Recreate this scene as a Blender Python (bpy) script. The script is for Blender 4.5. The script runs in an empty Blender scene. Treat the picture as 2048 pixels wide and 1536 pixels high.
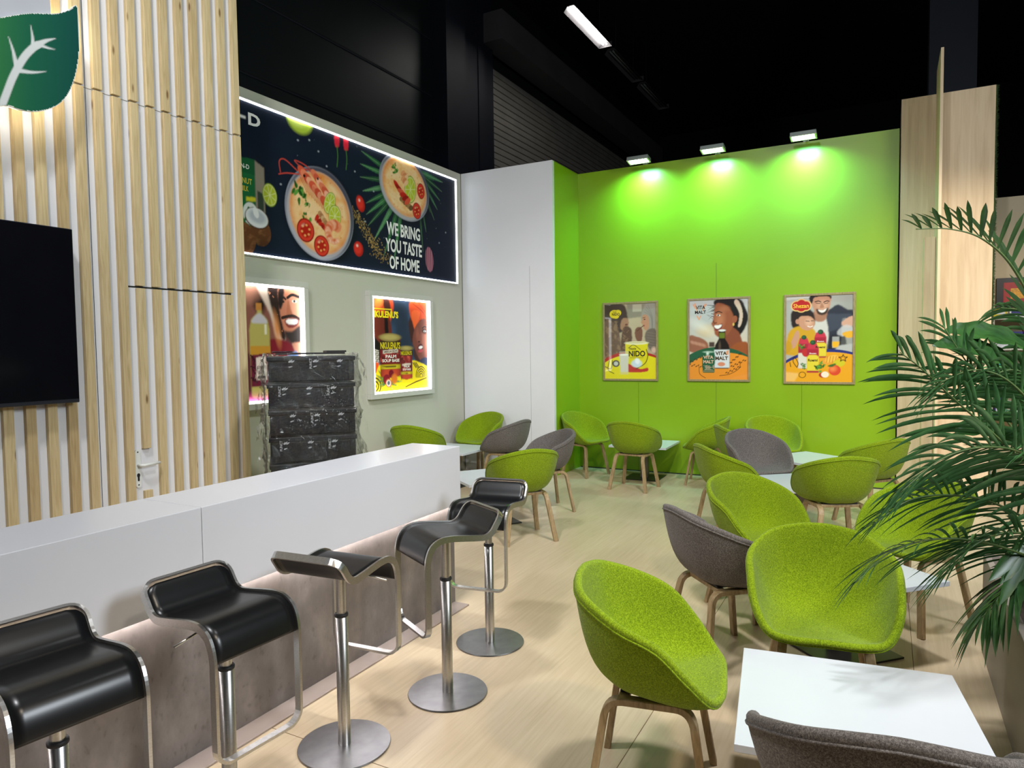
import bpy, bmesh, math, random
import numpy as np
from mathutils import Vector, Matrix

random.seed(7)
rng = np.random.default_rng(5)
SC = bpy.context.scene
COL = SC.collection
R = math.radians

# ------------------------------------------------------------------ camera
cd = bpy.data.cameras.new('camera')
cam = bpy.data.objects.new('camera', cd)
COL.objects.link(cam)
cd.sensor_width = 36.0
cd.lens = 1387.09 / 2048 * 36
cd.clip_start = 0.05
cd.clip_end = 100
yaw, pitch, roll = R(-28.447), R(-2.8355), R(-0.7474)
fw = Vector((math.sin(yaw) * math.cos(pitch), math.cos(yaw) * math.cos(pitch), math.sin(pitch)))
rt = Vector((math.cos(yaw), -math.sin(yaw), 0))
up = rt.cross(fw)
r2 = rt * math.cos(roll) + up * math.sin(roll)
u2 = up * math.cos(roll) - rt * math.sin(roll)
cam.matrix_world = Matrix(((r2.x, u2.x, -fw.x, 0), (r2.y, u2.y, -fw.y, 0), (r2.z, u2.z, -fw.z, 1.6), (0, 0, 0, 1)))
SC.camera = cam

# ------------------------------------------------------------------ world, exposure
w = bpy.data.worlds.new('hall_dark')
w.use_nodes = True
w.node_tree.nodes['Background'].inputs[0].default_value = (0.75, 0.85, 1.0, 1)
w.node_tree.nodes['Background'].inputs[1].default_value = 0.012
SC.world = w
vs = SC.view_settings
vs.view_transform = 'Standard'
vs.look = 'None'
vs.exposure = 0.0
vs.gamma = 1.0
vs.use_curve_mapping = False


# ------------------------------------------------------------------ hall lights
def aim(o, tgt):
    o.rotation_euler = (Vector(tgt) - o.location).to_track_quat('-Z', 'Y').to_euler()


def spot(loc, tgt, power, color, angle=80, blend=.5, size=.12):
    l = bpy.data.lights.new('stand_spotlight', 'SPOT')
    l.energy = power
    l.color = color
    l.spot_size = R(angle)
    l.spot_blend = blend
    l.shadow_soft_size = size
    o = bpy.data.objects.new('stand_spotlight', l)
    COL.objects.link(o)
    o.location = loc
    aim(o, tgt)
    return o


def area(loc, tgt, power, color, sx, sy):
    l = bpy.data.lights.new('hall_area_light', 'AREA')
    l.shape = 'RECTANGLE'
    l.size = sx
    l.size_y = sy
    l.energy = power
    l.color = color
    o = bpy.data.objects.new('hall_area_light', l)
    COL.objects.link(o)
    o.location = loc
    aim(o, tgt)
    return o


NEUT = (.97, .98, 1.0)
WARM = (1.0, .84, .64)
COOL = (.86, .93, 1.0)
spot((-2.2, 0.4, 6.4), (-2.9, 3.6, 0.4), 640, NEUT, 105, .7, .25)
spot((0.1, 3.0, 6.4), (-1.1, 5.6, 0.2), 760, NEUT, 85, .6, .25)
spot((-1.2, -2.2, 6.0), (-2.0, 7.6, 1.6), 500, NEUT, 62, .6, .14)
area((4.6, 2.0, 4.2), (-3.0, 3.0, 1.0), 300, COOL, 1.6, 1.6)
spot((2.0, 5.2, 3.9), (0.62, 8.6, 1.2), 330, WARM, 60, .6, .10)
spot((2.2, 0.6, 5.2), (0.2, 3.6, 0.2), 430, WARM, 85, .6, .25)


# ------------------------------------------------------------------ helpers
def lin(c):
    return tuple(((v / 255) / 12.92 if v / 255 <= .04045 else ((v / 255 + .055) / 1.055) ** 2.4) for v in c)


def hx(s):
    return tuple(int(s[i:i + 2], 16) for i in (0, 2, 4))


MATS = {}


class NT:
    def __init__(self, name):
        self.m = bpy.data.materials.new(name)
        self.m.use_nodes = True
        self.t = self.m.node_tree
        self.b = self.t.nodes['Principled BSDF']
        MATS[name] = self.m

    def n(self, kind, **kw):
        nd = self.t.nodes.new('ShaderNode' + kind)
        for k, v in kw.items():
            if k in nd.inputs and not hasattr(nd, k):
                nd.inputs[k].default_value = v
            elif hasattr(nd, k):
                setattr(nd, k, v)
            else:
                nd.inputs[k.replace('_', ' ')].default_value = v
        return nd

    def l(self, a, b):
        self.t.links.new(a, b)

    def obj(self, scale=(1, 1, 1)):
        tc = self.n('TexCoord')
        mp = self.n('Mapping')
        mp.inputs['Scale'].default_value = scale
        self.l(tc.outputs['Object'], mp.inputs['Vector'])
        return mp.outputs['Vector']

    def ramp(self, fac, stops):
        r = self.n('ValToRGB')
        e = r.color_ramp.elements
        while len(e) < len(stops):
            e.new(.5)
        for i, (p, c) in enumerate(stops):
            e[i].position = p
            e[i].color = (*c, 1)
        self.l(fac, r.inputs['Fac'])
        return r.outputs['Color']

    def bump(self, h, strength, dist=.01):
        b = self.n('Bump')
        b.inputs['Strength'].default_value = strength
        b.inputs['Distance'].default_value = dist
        self.l(h, b.inputs['Height'])
        self.l(b.outputs['Normal'], self.b.inputs['Normal'])


def plain(name, col, rough=.5, metal=0., spec=.5, noise=0., nscale=6., bump=0., bscale=80., stretch=(1, 1, 1), emit=None, estr=0., coat=0.):
    t = NT(name)
    b = t.b
    b.inputs['Roughness'].default_value = rough
    b.inputs['Metallic'].default_value = metal
    b.inputs['Specular IOR Level'].default_value = spec
    b.inputs['Coat Weight'].default_value = coat
    v = t.obj(stretch)
    nz = t.n('TexNoise', Scale=nscale, Detail=4.)
    t.l(v, nz.inputs['Vector'])
    a = noise
    t.l(t.ramp(nz.outputs['Fac'], [(.3, tuple(max(0, c * (1 - a)) for c in col)), (.7, tuple(min(1, c * (1 + a)) for c in col))]), b.inputs['Base Color'])
    if bump:
        n2 = t.n('TexNoise', Scale=bscale, Detail=3.)
        t.l(v, n2.inputs['Vector'])
        t.bump(n2.outputs['Fac'], bump, .004)
    if emit:
        b.inputs['Emission Color'].default_value = (*emit, 1)
        b.inputs['Emission Strength'].default_value = estr
    return t.m


# ---- walls and large surfaces
plain('wall_white', lin((222, 223, 226)), .45, noise=.02, nscale=1.5)
plain('wall_beige', lin((196, 196, 180)), .5, noise=.02, nscale=1.5)
plain('wall_green', lin((134, 172, 26)), .34, noise=.03, nscale=1.2)
plain('bar_white', lin((208, 210, 217)), .28, noise=.01, nscale=3, bump=.02, bscale=20)
plain('table_white', lin((203, 207, 213)), .3, noise=.02, nscale=4)
plain('hall_black', (.006, .0075, .008), .7, noise=.2, nscale=2)
plain('hall_panel', (.010, .014, .015), .45, noise=.25, nscale=.6)
plain('hall_navy', (.010, .012, .022), .6, noise=.15, nscale=1)
plain('hall_grey', (.10, .095, .10), .6, noise=.1, nscale=1)
plain('column_navy', (.016, .022, .034), .7, noise=.1, nscale=1)
plain('seam_dark', (.02, .022, .02), .8, noise=.1)
plain('seam_green', lin((70, 95, 10)), .8, noise=.1)
plain('seam_grey', lin((130, 128, 120)), .8, noise=.1)
plain('planter_grey', lin((150, 140, 130)), .5, noise=.08, nscale=3)
plain('soil', (.03, .02, .013), .95, noise=.4, nscale=60, bump=.6, bscale=90)
plain('frame_white', lin((200, 200, 190)), .4, noise=.02)
plain('tv_black', (.004, .004, .006), .12, noise=.1, spec=.6)
plain('tv_bezel', (.012, .014, .022), .35, noise=.1)
plain('plastic_white', lin((225, 228, 222)), .3, noise=.02)
plain('black_hole', (.004, .004, .004), .6, noise=.1)
plain('seat_black', (.006, .0063, .007), .3, noise=.12, nscale=30, spec=.5)
plain('rubber_black', (.01, .01, .01), .6, noise=.1)
plain('base_black', (.02, .02, .018), .28, noise=.15, nscale=8)
plain('column_grey', lin((120, 112, 105)), .4, metal=.6, noise=.08)
plain('crate_black', (.005, .0055, .007), .45, noise=.3, nscale=12)
plain('mark_grey', lin((150, 152, 155)), .5, noise=.1, nscale=40)
plain('lamp_body', lin((150, 160, 155)), .4, metal=.5, noise=.05)
plain('stand_beige', lin((205, 190, 155)), .5, noise=.04, nscale=2)
plain('red_box', lin((170, 15, 22)), .4, noise=.1, nscale=20)
plain('yellow_label', lin((225, 160, 30)), .4, noise=.3, nscale=60)
plain('turquoise', lin((60, 190, 200)), .35, noise=.2, nscale=25)
plain('pack_white', lin((215, 220, 230)), .35, noise=.08, nscale=30)
plain('pack_blue', lin((40, 45, 120)), .35, noise=.1, nscale=30)
plain('pack_yellow', lin((225, 205, 30)), .35, noise=.1, nscale=30)
plain('sign_grey', lin((182, 184, 190)), .4, noise=.02)
plain('turf', (.028, .055, .012), .9, noise=.5, nscale=50)
plain('led_white', (.9, .93, .95), .5, emit=(.93, .97, 1.0), estr=9)
plain('led_soft', (.9, .93, .95), .5, emit=(1.0, .95, .97), estr=42)
plain('led_warm', (.95, .9, .8), .5, emit=(1.0, .93, .82), estr=14)
plain('tube_light', (.95, .95, .95), .5, emit=(1, .97, .93), estr=30)
plain('flood_glass', (.8, .95, .9), .3, emit=(.72, 1.0, .93), estr=30)

# brushed steel
t = NT('steel')
t.b.inputs['Metallic'].default_value = 1
t.b.inputs['Roughness'].default_value = .3
v = t.obj((1, 1, 8))
nz = t.n('TexNoise', Scale=90., Detail=2.)
t.l(v, nz.inputs['Vector'])
t.l(t.ramp(nz.outputs['Fac'], [(.3, (.52, .51, .49)), (.7, (.66, .65, .63))]), t.b.inputs['Base Color'])
t.bump(nz.outputs['Fac'], .03, .002)
plain('steel_base', (.36, .36, .37), .34, metal=1, noise=.12, nscale=14)

# upholstery
def fabric(name, c1, c2, c3):
    t = NT(name)
    t.b.inputs['Roughness'].default_value = .95
    t.b.inputs['Specular IOR Level'].default_value = .15
    t.b.inputs['Sheen Weight'].default_value = .12
    t.b.inputs['Sheen Roughness'].default_value = .5
    v = t.obj()
    a = t.n('TexNoise', Scale=460., Detail=2.)
    b = t.n('TexNoise', Scale=190., Detail=3.)
    t.l(v, a.inputs['Vector'])
    t.l(v, b.inputs['Vector'])
    mx = t.n('Math', operation='ADD')
    t.l(a.outputs['Fac'], mx.inputs[0])
    t.l(b.outputs['Fac'], mx.inputs[1])
    h = t.n('Math', operation='MULTIPLY')
    t.l(mx.outputs[0], h.inputs[0])
    h.inputs[1].default_value = .5
    t.l(t.ramp(h.outputs[0], [(.34, c1), (.5, c2), (.66, c3)]), t.b.inputs['Base Color'])
    wv = t.n('TexWave', Scale=170.)
    wv.inputs['Distortion'].default_value = 3
    t.l(v, wv.inputs['Vector'])
    ad = t.n('Math', operation='ADD')
    t.l(wv.outputs['Fac'], ad.inputs[0])
    t.l(a.outputs['Fac'], ad.inputs[1])
    t.bump(ad.outputs[0], .25, .0015)


fabric('fabric_green', (.085, .135, .002), (.19, .285, .004), (.35, .47, .018))
fabric('fabric_grey', (.055, .047, .044), (.135, .118, .108), (.26, .235, .215))


# wood
def wood(name, cols, stretch, scale=3., rough=.45, bump=.05):
    t = NT(name)
    t.b.inputs['Roughness'].default_value = rough
    v = t.obj(stretch)
    nz = t.n('TexNoise', Scale=scale, Detail=6., Roughness=.6, Distortion=.6)
    t.l(v, nz.inputs['Vector'])
    t.l(t.ramp(nz.outputs['Fac'], [(.25, cols[0]), (.5, cols[1]), (.75, cols[2])]), t.b.inputs['Base Color'])
    t.bump(nz.outputs['Fac'], bump, .003)
    return t


wood('leg_wood', [lin((122, 100, 68)), lin((160, 136, 98)), lin((180, 157, 118))], (14, 14, 2.5), 4, .45)
wood('birch_wood', [lin((208, 184, 148)), lin((226, 204, 168)), lin((236, 217, 184))], (9, 9, .5), 2.2, .5, .02)
wood('poster_oak', [lin((122, 105, 70)), lin((148, 130, 92)), lin((166, 148, 108))], (20, 20, 4), 4, .5)

# spruce battens with a tint of their own and dark knots
t = NT('batten_wood')
t.b.inputs['Roughness'].default_value = .6
tc = t.n('TexCoord')
sp = t.n('SeparateXYZ')
t.l(tc.outputs['Object'], sp.inputs[0])
dv = t.n('Math', operation='DIVIDE')
t.l(sp.outputs['Y'], dv.inputs[0])
dv.inputs[1].default_value = .121
fl = t.n('Math', operation='FLOOR')
t.l(dv.outputs[0], fl.inputs[0])
wn = t.n('TexWhiteNoise', noise_dimensions='1D')
t.l(fl.outputs[0], wn.inputs['W'])
mp = t.n('Mapping')
mp.inputs['Scale'].default_value = (30, 30, 1.6)
t.l(tc.outputs['Object'], mp.inputs['Vector'])
cb = t.n('CombineXYZ')
t.l(wn.outputs['Value'], cb.inputs[2])
sc = t.n('VectorMath', operation='SCALE')
t.l(cb.outputs[0], sc.inputs[0])
sc.inputs['Scale'].default_value = 37.
va = t.n('VectorMath', operation='ADD')
t.l(mp.outputs[0], va.inputs[0])
t.l(sc.outputs[0], va.inputs[1])
nz = t.n('TexNoise', Scale=2., Detail=5., Distortion=1.2)
t.l(va.outputs[0], nz.inputs['Vector'])
c1 = t.ramp(nz.outputs['Fac'], [(.25, lin((184, 161, 116))), (.5, lin((206, 185, 141))), (.75, lin((218, 199, 157)))])
c2 = t.ramp(wn.outputs['Value'], [(0., (.80, .74, .66)), (.5, (1, 1, 1)), (1., (.95, .93, .88))])
mm = t.n('MixRGB', blend_type='MULTIPLY')
mm.inputs[0].default_value = 1
t.l(c1, mm.inputs[1])
t.l(c2, mm.inputs[2])
m3 = t.n('Mapping')
m3.inputs['Scale'].default_value = (9, 9, 2.6)
t.l(tc.outputs['Object'], m3.inputs['Vector'])
v2 = t.n('VectorMath', operation='ADD')
t.l(m3.outputs[0], v2.inputs[0])
t.l(sc.outputs[0], v2.inputs[1])
vo = t.n('TexVoronoi', Scale=1.)
t.l(v2.outputs[0], vo.inputs['Vector'])
kn = t.ramp(vo.outputs['Distance'], [(.05, (.30, .20, .11)), (.11, (1, 1, 1))])
mk = t.n('MixRGB', blend_type='MULTIPLY')
mk.inputs[0].default_value = .9
t.l(mm.outputs[0], mk.inputs[1])
t.l(kn, mk.inputs[2])
t.l(mk.outputs[0], t.b.inputs['Base Color'])

# vinyl floor: pale maple planks running away from the camera
t = NT('floor_vinyl')
t.b.inputs['Roughness'].default_value = .3
t.b.inputs['Specular IOR Level'].default_value = .45
v = t.obj((26, 1.1, 1))
nz = t.n('TexNoise', Scale=2.2, Detail=6., Roughness=.62, Distortion=.4)
t.l(v, nz.inputs['Vector'])
c1 = t.ramp(nz.outputs['Fac'], [(.25, lin((196, 176, 145))), (.5, lin((207, 187, 157))), (.75, lin((215, 196, 168)))])
v2 = t.obj((4.2, .8, 1))
n2 = t.n('TexNoise', Scale=1., Detail=2.)
t.l(v2, n2.inputs['Vector'])
c2 = t.ramp(n2.outputs['Fac'], [(.3, (.93, .92, .90)), (.7, (1, 1, 1))])
mm = t.n('MixRGB', blend_type='MULTIPLY')
mm.inputs[0].default_value = 1
t.l(c1, mm.inputs[1])
t.l(c2, mm.inputs[2])
t.l(mm.outputs[0], t.b.inputs['Base Color'])
v3 = t.obj((1, 1, 1))
n3 = t.n('TexNoise', Scale=3., Detail=3.)
t.l(v3, n3.inputs['Vector'])
mr = t.n('MapRange')
mr.inputs['To Min'].default_value = .22
mr.inputs['To Max'].default_value = .42
t.l(n3.outputs['Fac'], mr.inputs['Value'])
t.l(mr.outputs[0], t.b.inputs['Roughness'])

# concrete-look laminate under the bar
t = NT('bar_concrete')
t.b.inputs['Roughness'].default_value = .5
v = t.obj((1, 1.6, 1))
n1 = t.n('TexNoise', Scale=3.2, Detail=7., Roughness=.65)
t.l(v, n1.inputs['Vector'])
c1 = t.ramp(n1.outputs['Fac'], [(.3, lin((97, 90, 85))), (.5, lin((118, 109, 103))), (.72, lin((140, 131, 125)))])
n2 = t.n('TexNoise', Scale=26., Detail=4.)
t.l(v, n2.inputs['Vector'])
c2 = t.ramp(n2.outputs['Fac'], [(.28, (.72, .70, .68)), (.38, (1, 1, 1))])
mm = t.n('MixRGB', blend_type='MULTIPLY')
mm.inputs[0].default_value = .8
t.l(c1, mm.inputs[1])
t.l(c2, mm.inputs[2])
t.l(mm.outputs[0], t.b.inputs['Base Color'])

# palm leaves
def leafmat(name, a, b, rough=.32):
    t = NT(name)
    t.b.inputs['Roughness'].default_value = rough
    t.b.inputs['Specular IOR Level'].default_value = .55
    v = t.obj((6, 6, 6))
    nz = t.n('TexNoise', Scale=2., Detail=3.)
    t.l(v, nz.inputs['Vector'])
    t.l(t.ramp(nz.outputs['Fac'], [(.3, a), (.7, b)]), t.b.inputs['Base Color'])


leafmat('palm_leaf', (.038, .12, .04), (.09, .225, .078), .25)
leafmat('broad_leaf', (.015, .06, .012), (.035, .11, .02), .38)
leafmat('palm_stem', (.06, .13, .03), (.12, .17, .05), .5)

# printed paper: ink colours are carried by the print mesh
t = NT('print_paper')
t.b.inputs['Roughness'].default_value = .6
t.b.inputs['Specular IOR Level'].default_value = .12
at = t.n('Attribute', attribute_name='ink')
t.l(at.outputs['Color'], t.b.inputs['Base Color'])
t = NT('print_glossy')
t.b.inputs['Roughness'].default_value = .35
t.b.inputs['Coat Weight'].default_value = .7
t.b.inputs['Coat Roughness'].default_value = .03
at = t.n('Attribute', attribute_name='ink')
t.l(at.outputs['Color'], t.b.inputs['Base Color'])

# stretch film
t = NT('stretch_film')
tr = t.n('BsdfTransparent')
gl = t.n('BsdfGlossy')
gl.inputs['Roughness'].default_value = .07
gl.inputs['Color'].default_value = (.9, .92, .92, 1)
df = t.n('BsdfDiffuse')
df.inputs['Color'].default_value = (.75, .77, .76, 1)
v = t.obj((1, 1, 1))
nz = t.n('TexNoise', Scale=14., Detail=5., Distortion=1.5)
t.l(v, nz.inputs['Vector'])
bp = t.n('Bump')
bp.inputs['Strength'].default_value = .9
bp.inputs['Distance'].default_value = .02
t.l(nz.outputs['Fac'], bp.inputs['Height'])
t.l(bp.outputs['Normal'], gl.inputs['Normal'])
lw = t.n('LayerWeight')
lw.inputs['Blend'].default_value = .35
t.l(bp.outputs['Normal'], lw.inputs['Normal'])
mr = t.n('MapRange')
mr.inputs['To Min'].default_value = .02
mr.inputs['To Max'].default_value = .55
t.l(lw.outputs['Fresnel'], mr.inputs['Value'])
m1 = t.n('MixShader')
t.l(mr.outputs[0], m1.inputs[0])
t.l(tr.outputs[0], m1.inputs[1])
t.l(gl.outputs[0], m1.inputs[2])
m2 = t.n('MixShader')
rp = t.ramp(nz.outputs['Fac'], [(.66, (.0, .0, .0)), (.84, (.3, .3, .3))])
t.l(rp, m2.inputs[0])
t.l(m1.outputs[0], m2.inputs[1])
t.l(df.outputs[0], m2.inputs[2])
t.l(m2.outputs[0], t.t.nodes['Material Output'].inputs['Surface'])


# ------------------------------------------------------------------ mesh building
class MB:
    def __init__(self):
        self.v, self.f, self.mi, self.sm = [], [], [], []

    def add(self, vs, fs, mi=0, smooth=False):
        o = len(self.v)
        self.v += [tuple(p) for p in vs]
        self.f += [tuple(i + o for i in f) for f in fs]
        self.mi += [mi] * len(fs)
        self.sm += [smooth] * len(fs)
        return self

    def box(self, x0, x1, y0, y1, z0, z1, mi=0, bev=0.):
        if bev <= 0:
            vs = [(x, y, z) for x in (x0, x1) for y in (y0, y1) for z in (z0, z1)]
            return self.add(vs, [(0, 1, 3, 2), (4, 6, 7, 5), (0, 4, 5, 1), (2, 3, 7, 6), (0, 2, 6, 4), (1, 5, 7, 3)], mi)
        bm = bmesh.new()
        bmesh.ops.create_cube(bm, size=1)
        bmesh.ops.scale(bm, vec=(x1 - x0, y1 - y0, z1 - z0), verts=bm.verts)
        bmesh.ops.translate(bm, vec=((x0 + x1) / 2, (y0 + y1) / 2, (z0 + z1) / 2), verts=bm.verts)
        bmesh.ops.bevel(bm, geom=list(bm.edges), offset=bev, segments=2, affect='EDGES', profile=.5)
        bm.verts.index_update()
        self.add([v.co[:] for v in bm.verts], [[v.index for v in f.verts] for f in bm.faces], mi)
        bm.free()
        return self

    def grid(self, P, closed_u=False, mi=0, smooth=True, flip=False):
        n, k = len(P), len(P[0])
        vs = [tuple(p) for row in P for p in row]
        fs = []
        for i in range(n - 1):
            for j in range(k if closed_u else k - 1):
                a, b = i * k + j, i * k + (j + 1) % k
                q = (a, b, b + k, a + k)
                fs.append(q[::-1] if flip else q)
        return self.add(vs, fs, mi, smooth)

    def sweep(self, path, sec, closed=False, mi=0, smooth=False, caps=True):
        """path: list of (pos, A, B) with section axes A, B; sec: list of (a, b)"""
        rows = [[Vector(p) + Vector(A) * a + Vector(B) * b for a, b in sec] for p, A, B in path]
        if closed:
            rows.append(rows[0])
        self.grid(rows, True, mi, smooth)
        if caps and not closed:
            n = len(sec)
            o = len(self.v) - len(rows) * n
            self.f += [tuple(o + i for i in range(n))[::-1], tuple(len(self.v) - n + i for i in range(n))]
            self.mi += [mi, mi]
            self.sm += [False, False]
        return self

    def tube(self, pts, r, n=8, mi=0, closed=False, taper=None):
        pts = [Vector(p) for p in pts]
        path = []
        pa = None
        for i, p in enumerate(pts):
            if closed:
                d = pts[(i + 1) % len(pts)] - pts[i - 1]
            else:
                d = pts[min(i + 1, len(pts) - 1)] - pts[max(i - 1, 0)]
            d.normalize()
            ref = pa if pa is not None else (Vector((0, 0, 1)) if abs(d.z) < .9 else Vector((1, 0, 0)))
            a = (ref - d * ref.dot(d)).normalized()
            pa = a
            k = 1 if taper is None else 1 + (taper - 1) * i / max(1, len(pts) - 1)
            path.append((p, a * k, d.cross(a) * k))
        sec = [(r * math.cos(2 * math.pi * i / n), r * math.sin(2 * math.pi * i / n)) for i in range(n)]
        return self.sweep(path, sec, closed, mi, True)

    def lathe(self, prof, n=32, c=(0, 0), mi=0, smooth=True):
        rows = [[(c[0] + r * math.cos(2 * math.pi * i / n), c[1] + r * math.sin(2 * math.pi * i / n), z) for i in range(n)] for r, z in prof]
        return self.grid(rows, True, mi, smooth)

    def prism(self, pts, d0, d1, to3, mi=0):
        """extrude a 2D outline; to3(u, v, d) gives the 3D point"""
        n = len(pts)
        vs = [to3(u, v, d0) for u, v in pts] + [to3(u, v, d1) for u, v in pts]
        fs = [tuple(range(n))[::-1], tuple(range(n, 2 * n))] + [(i, (i + 1) % n, n + (i + 1) % n, n + i) for i in range(n)]
        return self.add(vs, fs, mi)

    def mesh(self, name, mats, autosmooth=True):
        m = bpy.data.meshes.new(name)
        m.from_pydata(self.v, [], self.f)
        for k in mats if isinstance(mats, (list, tuple)) else [mats]:
            m.materials.append(MATS[k])
        m.polygons.foreach_set('material_index', self.mi)
        m.polygons.foreach_set('use_smooth', self.sm)
        m.update()
        bm = bmesh.new()
        bm.from_mesh(m)
        bmesh.ops.recalc_face_normals(bm, faces=bm.faces)
        bm.to_mesh(m)
        bm.free()
        return m

    def obj(self, name, mats, parent=None, loc=None):
        return link(name, self.mesh(name, mats), parent, loc)


def link(name, mesh, parent=None, loc=None):
    o = bpy.data.objects.new(name, mesh)
    COL.objects.link(o)
    if parent is not None:
        o.parent = parent
    if loc is not None:
        o.location = loc
    return o


def tag(o, label, cat, group=None):
    o['label'] = label
    o['category'] = cat
    if group:
        o['group'] = group
    return o


def thing(name, label, cat, loc=(0, 0, 0), rz=0., group=None):
    o = bpy.data.objects.new(name, None)
    o.empty_display_size = .1
    COL.objects.link(o)
    o.location = loc
    o.rotation_euler = (0, 0, rz)
    return tag(o, label, cat, group)


def struct(o):
    o['kind'] = 'structure'
    return o


def catmull(P, n, closed=False):
    P = np.array(P, float)
    N = len(P)
    out = []
    for i in range(N if closed else N - 1):
        if closed:
            p0, p1, p2, p3 = P[i - 1], P[i], P[(i + 1) % N], P[(i + 2) % N]
        else:
            p1, p2 = P[i], P[i + 1]
            p0 = P[i - 1] if i else 2 * p1 - p2
            p3 = P[i + 2] if i + 2 < N else 2 * p2 - p1
        for k in range(n):
            t = k / n
            out.append(.5 * (2 * p1 + (p2 - p0) * t + (2 * p0 - 5 * p1 + 4 * p2 - p3) * t * t + (3 * p1 - p0 - 3 * p2 + p3) * t ** 3))
    if not closed:
        out.append(P[-1])
    return np.array(out)


# ------------------------------------------------------------------ printed art
_txt_cache = {}


def text_geo(s, bold=0.):
    key = (s, bold)
    if key not in _txt_cache:
        c = bpy.data.curves.new('lettering', 'FONT')
        c.body = s
        c.offset = bold
        c.resolution_u = 3
        o = bpy.data.objects.new('lettering', c)
        COL.objects.link(o)
        bpy.context.view_layer.update()
        m = bpy.data.meshes.new_from_object(o.evaluated_get(bpy.context.evaluated_depsgraph_get()))
        v = np.array([p.co[:2] for p in m.vertices])
        f = [tuple(p.vertices) for p in m.polygons]
        bpy.data.objects.remove(o)
        bpy.data.curves.remove(c)
        bpy.data.meshes.remove(m)
        _txt_cache[key] = (v, f)
    return _txt_cache[key]


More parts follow.
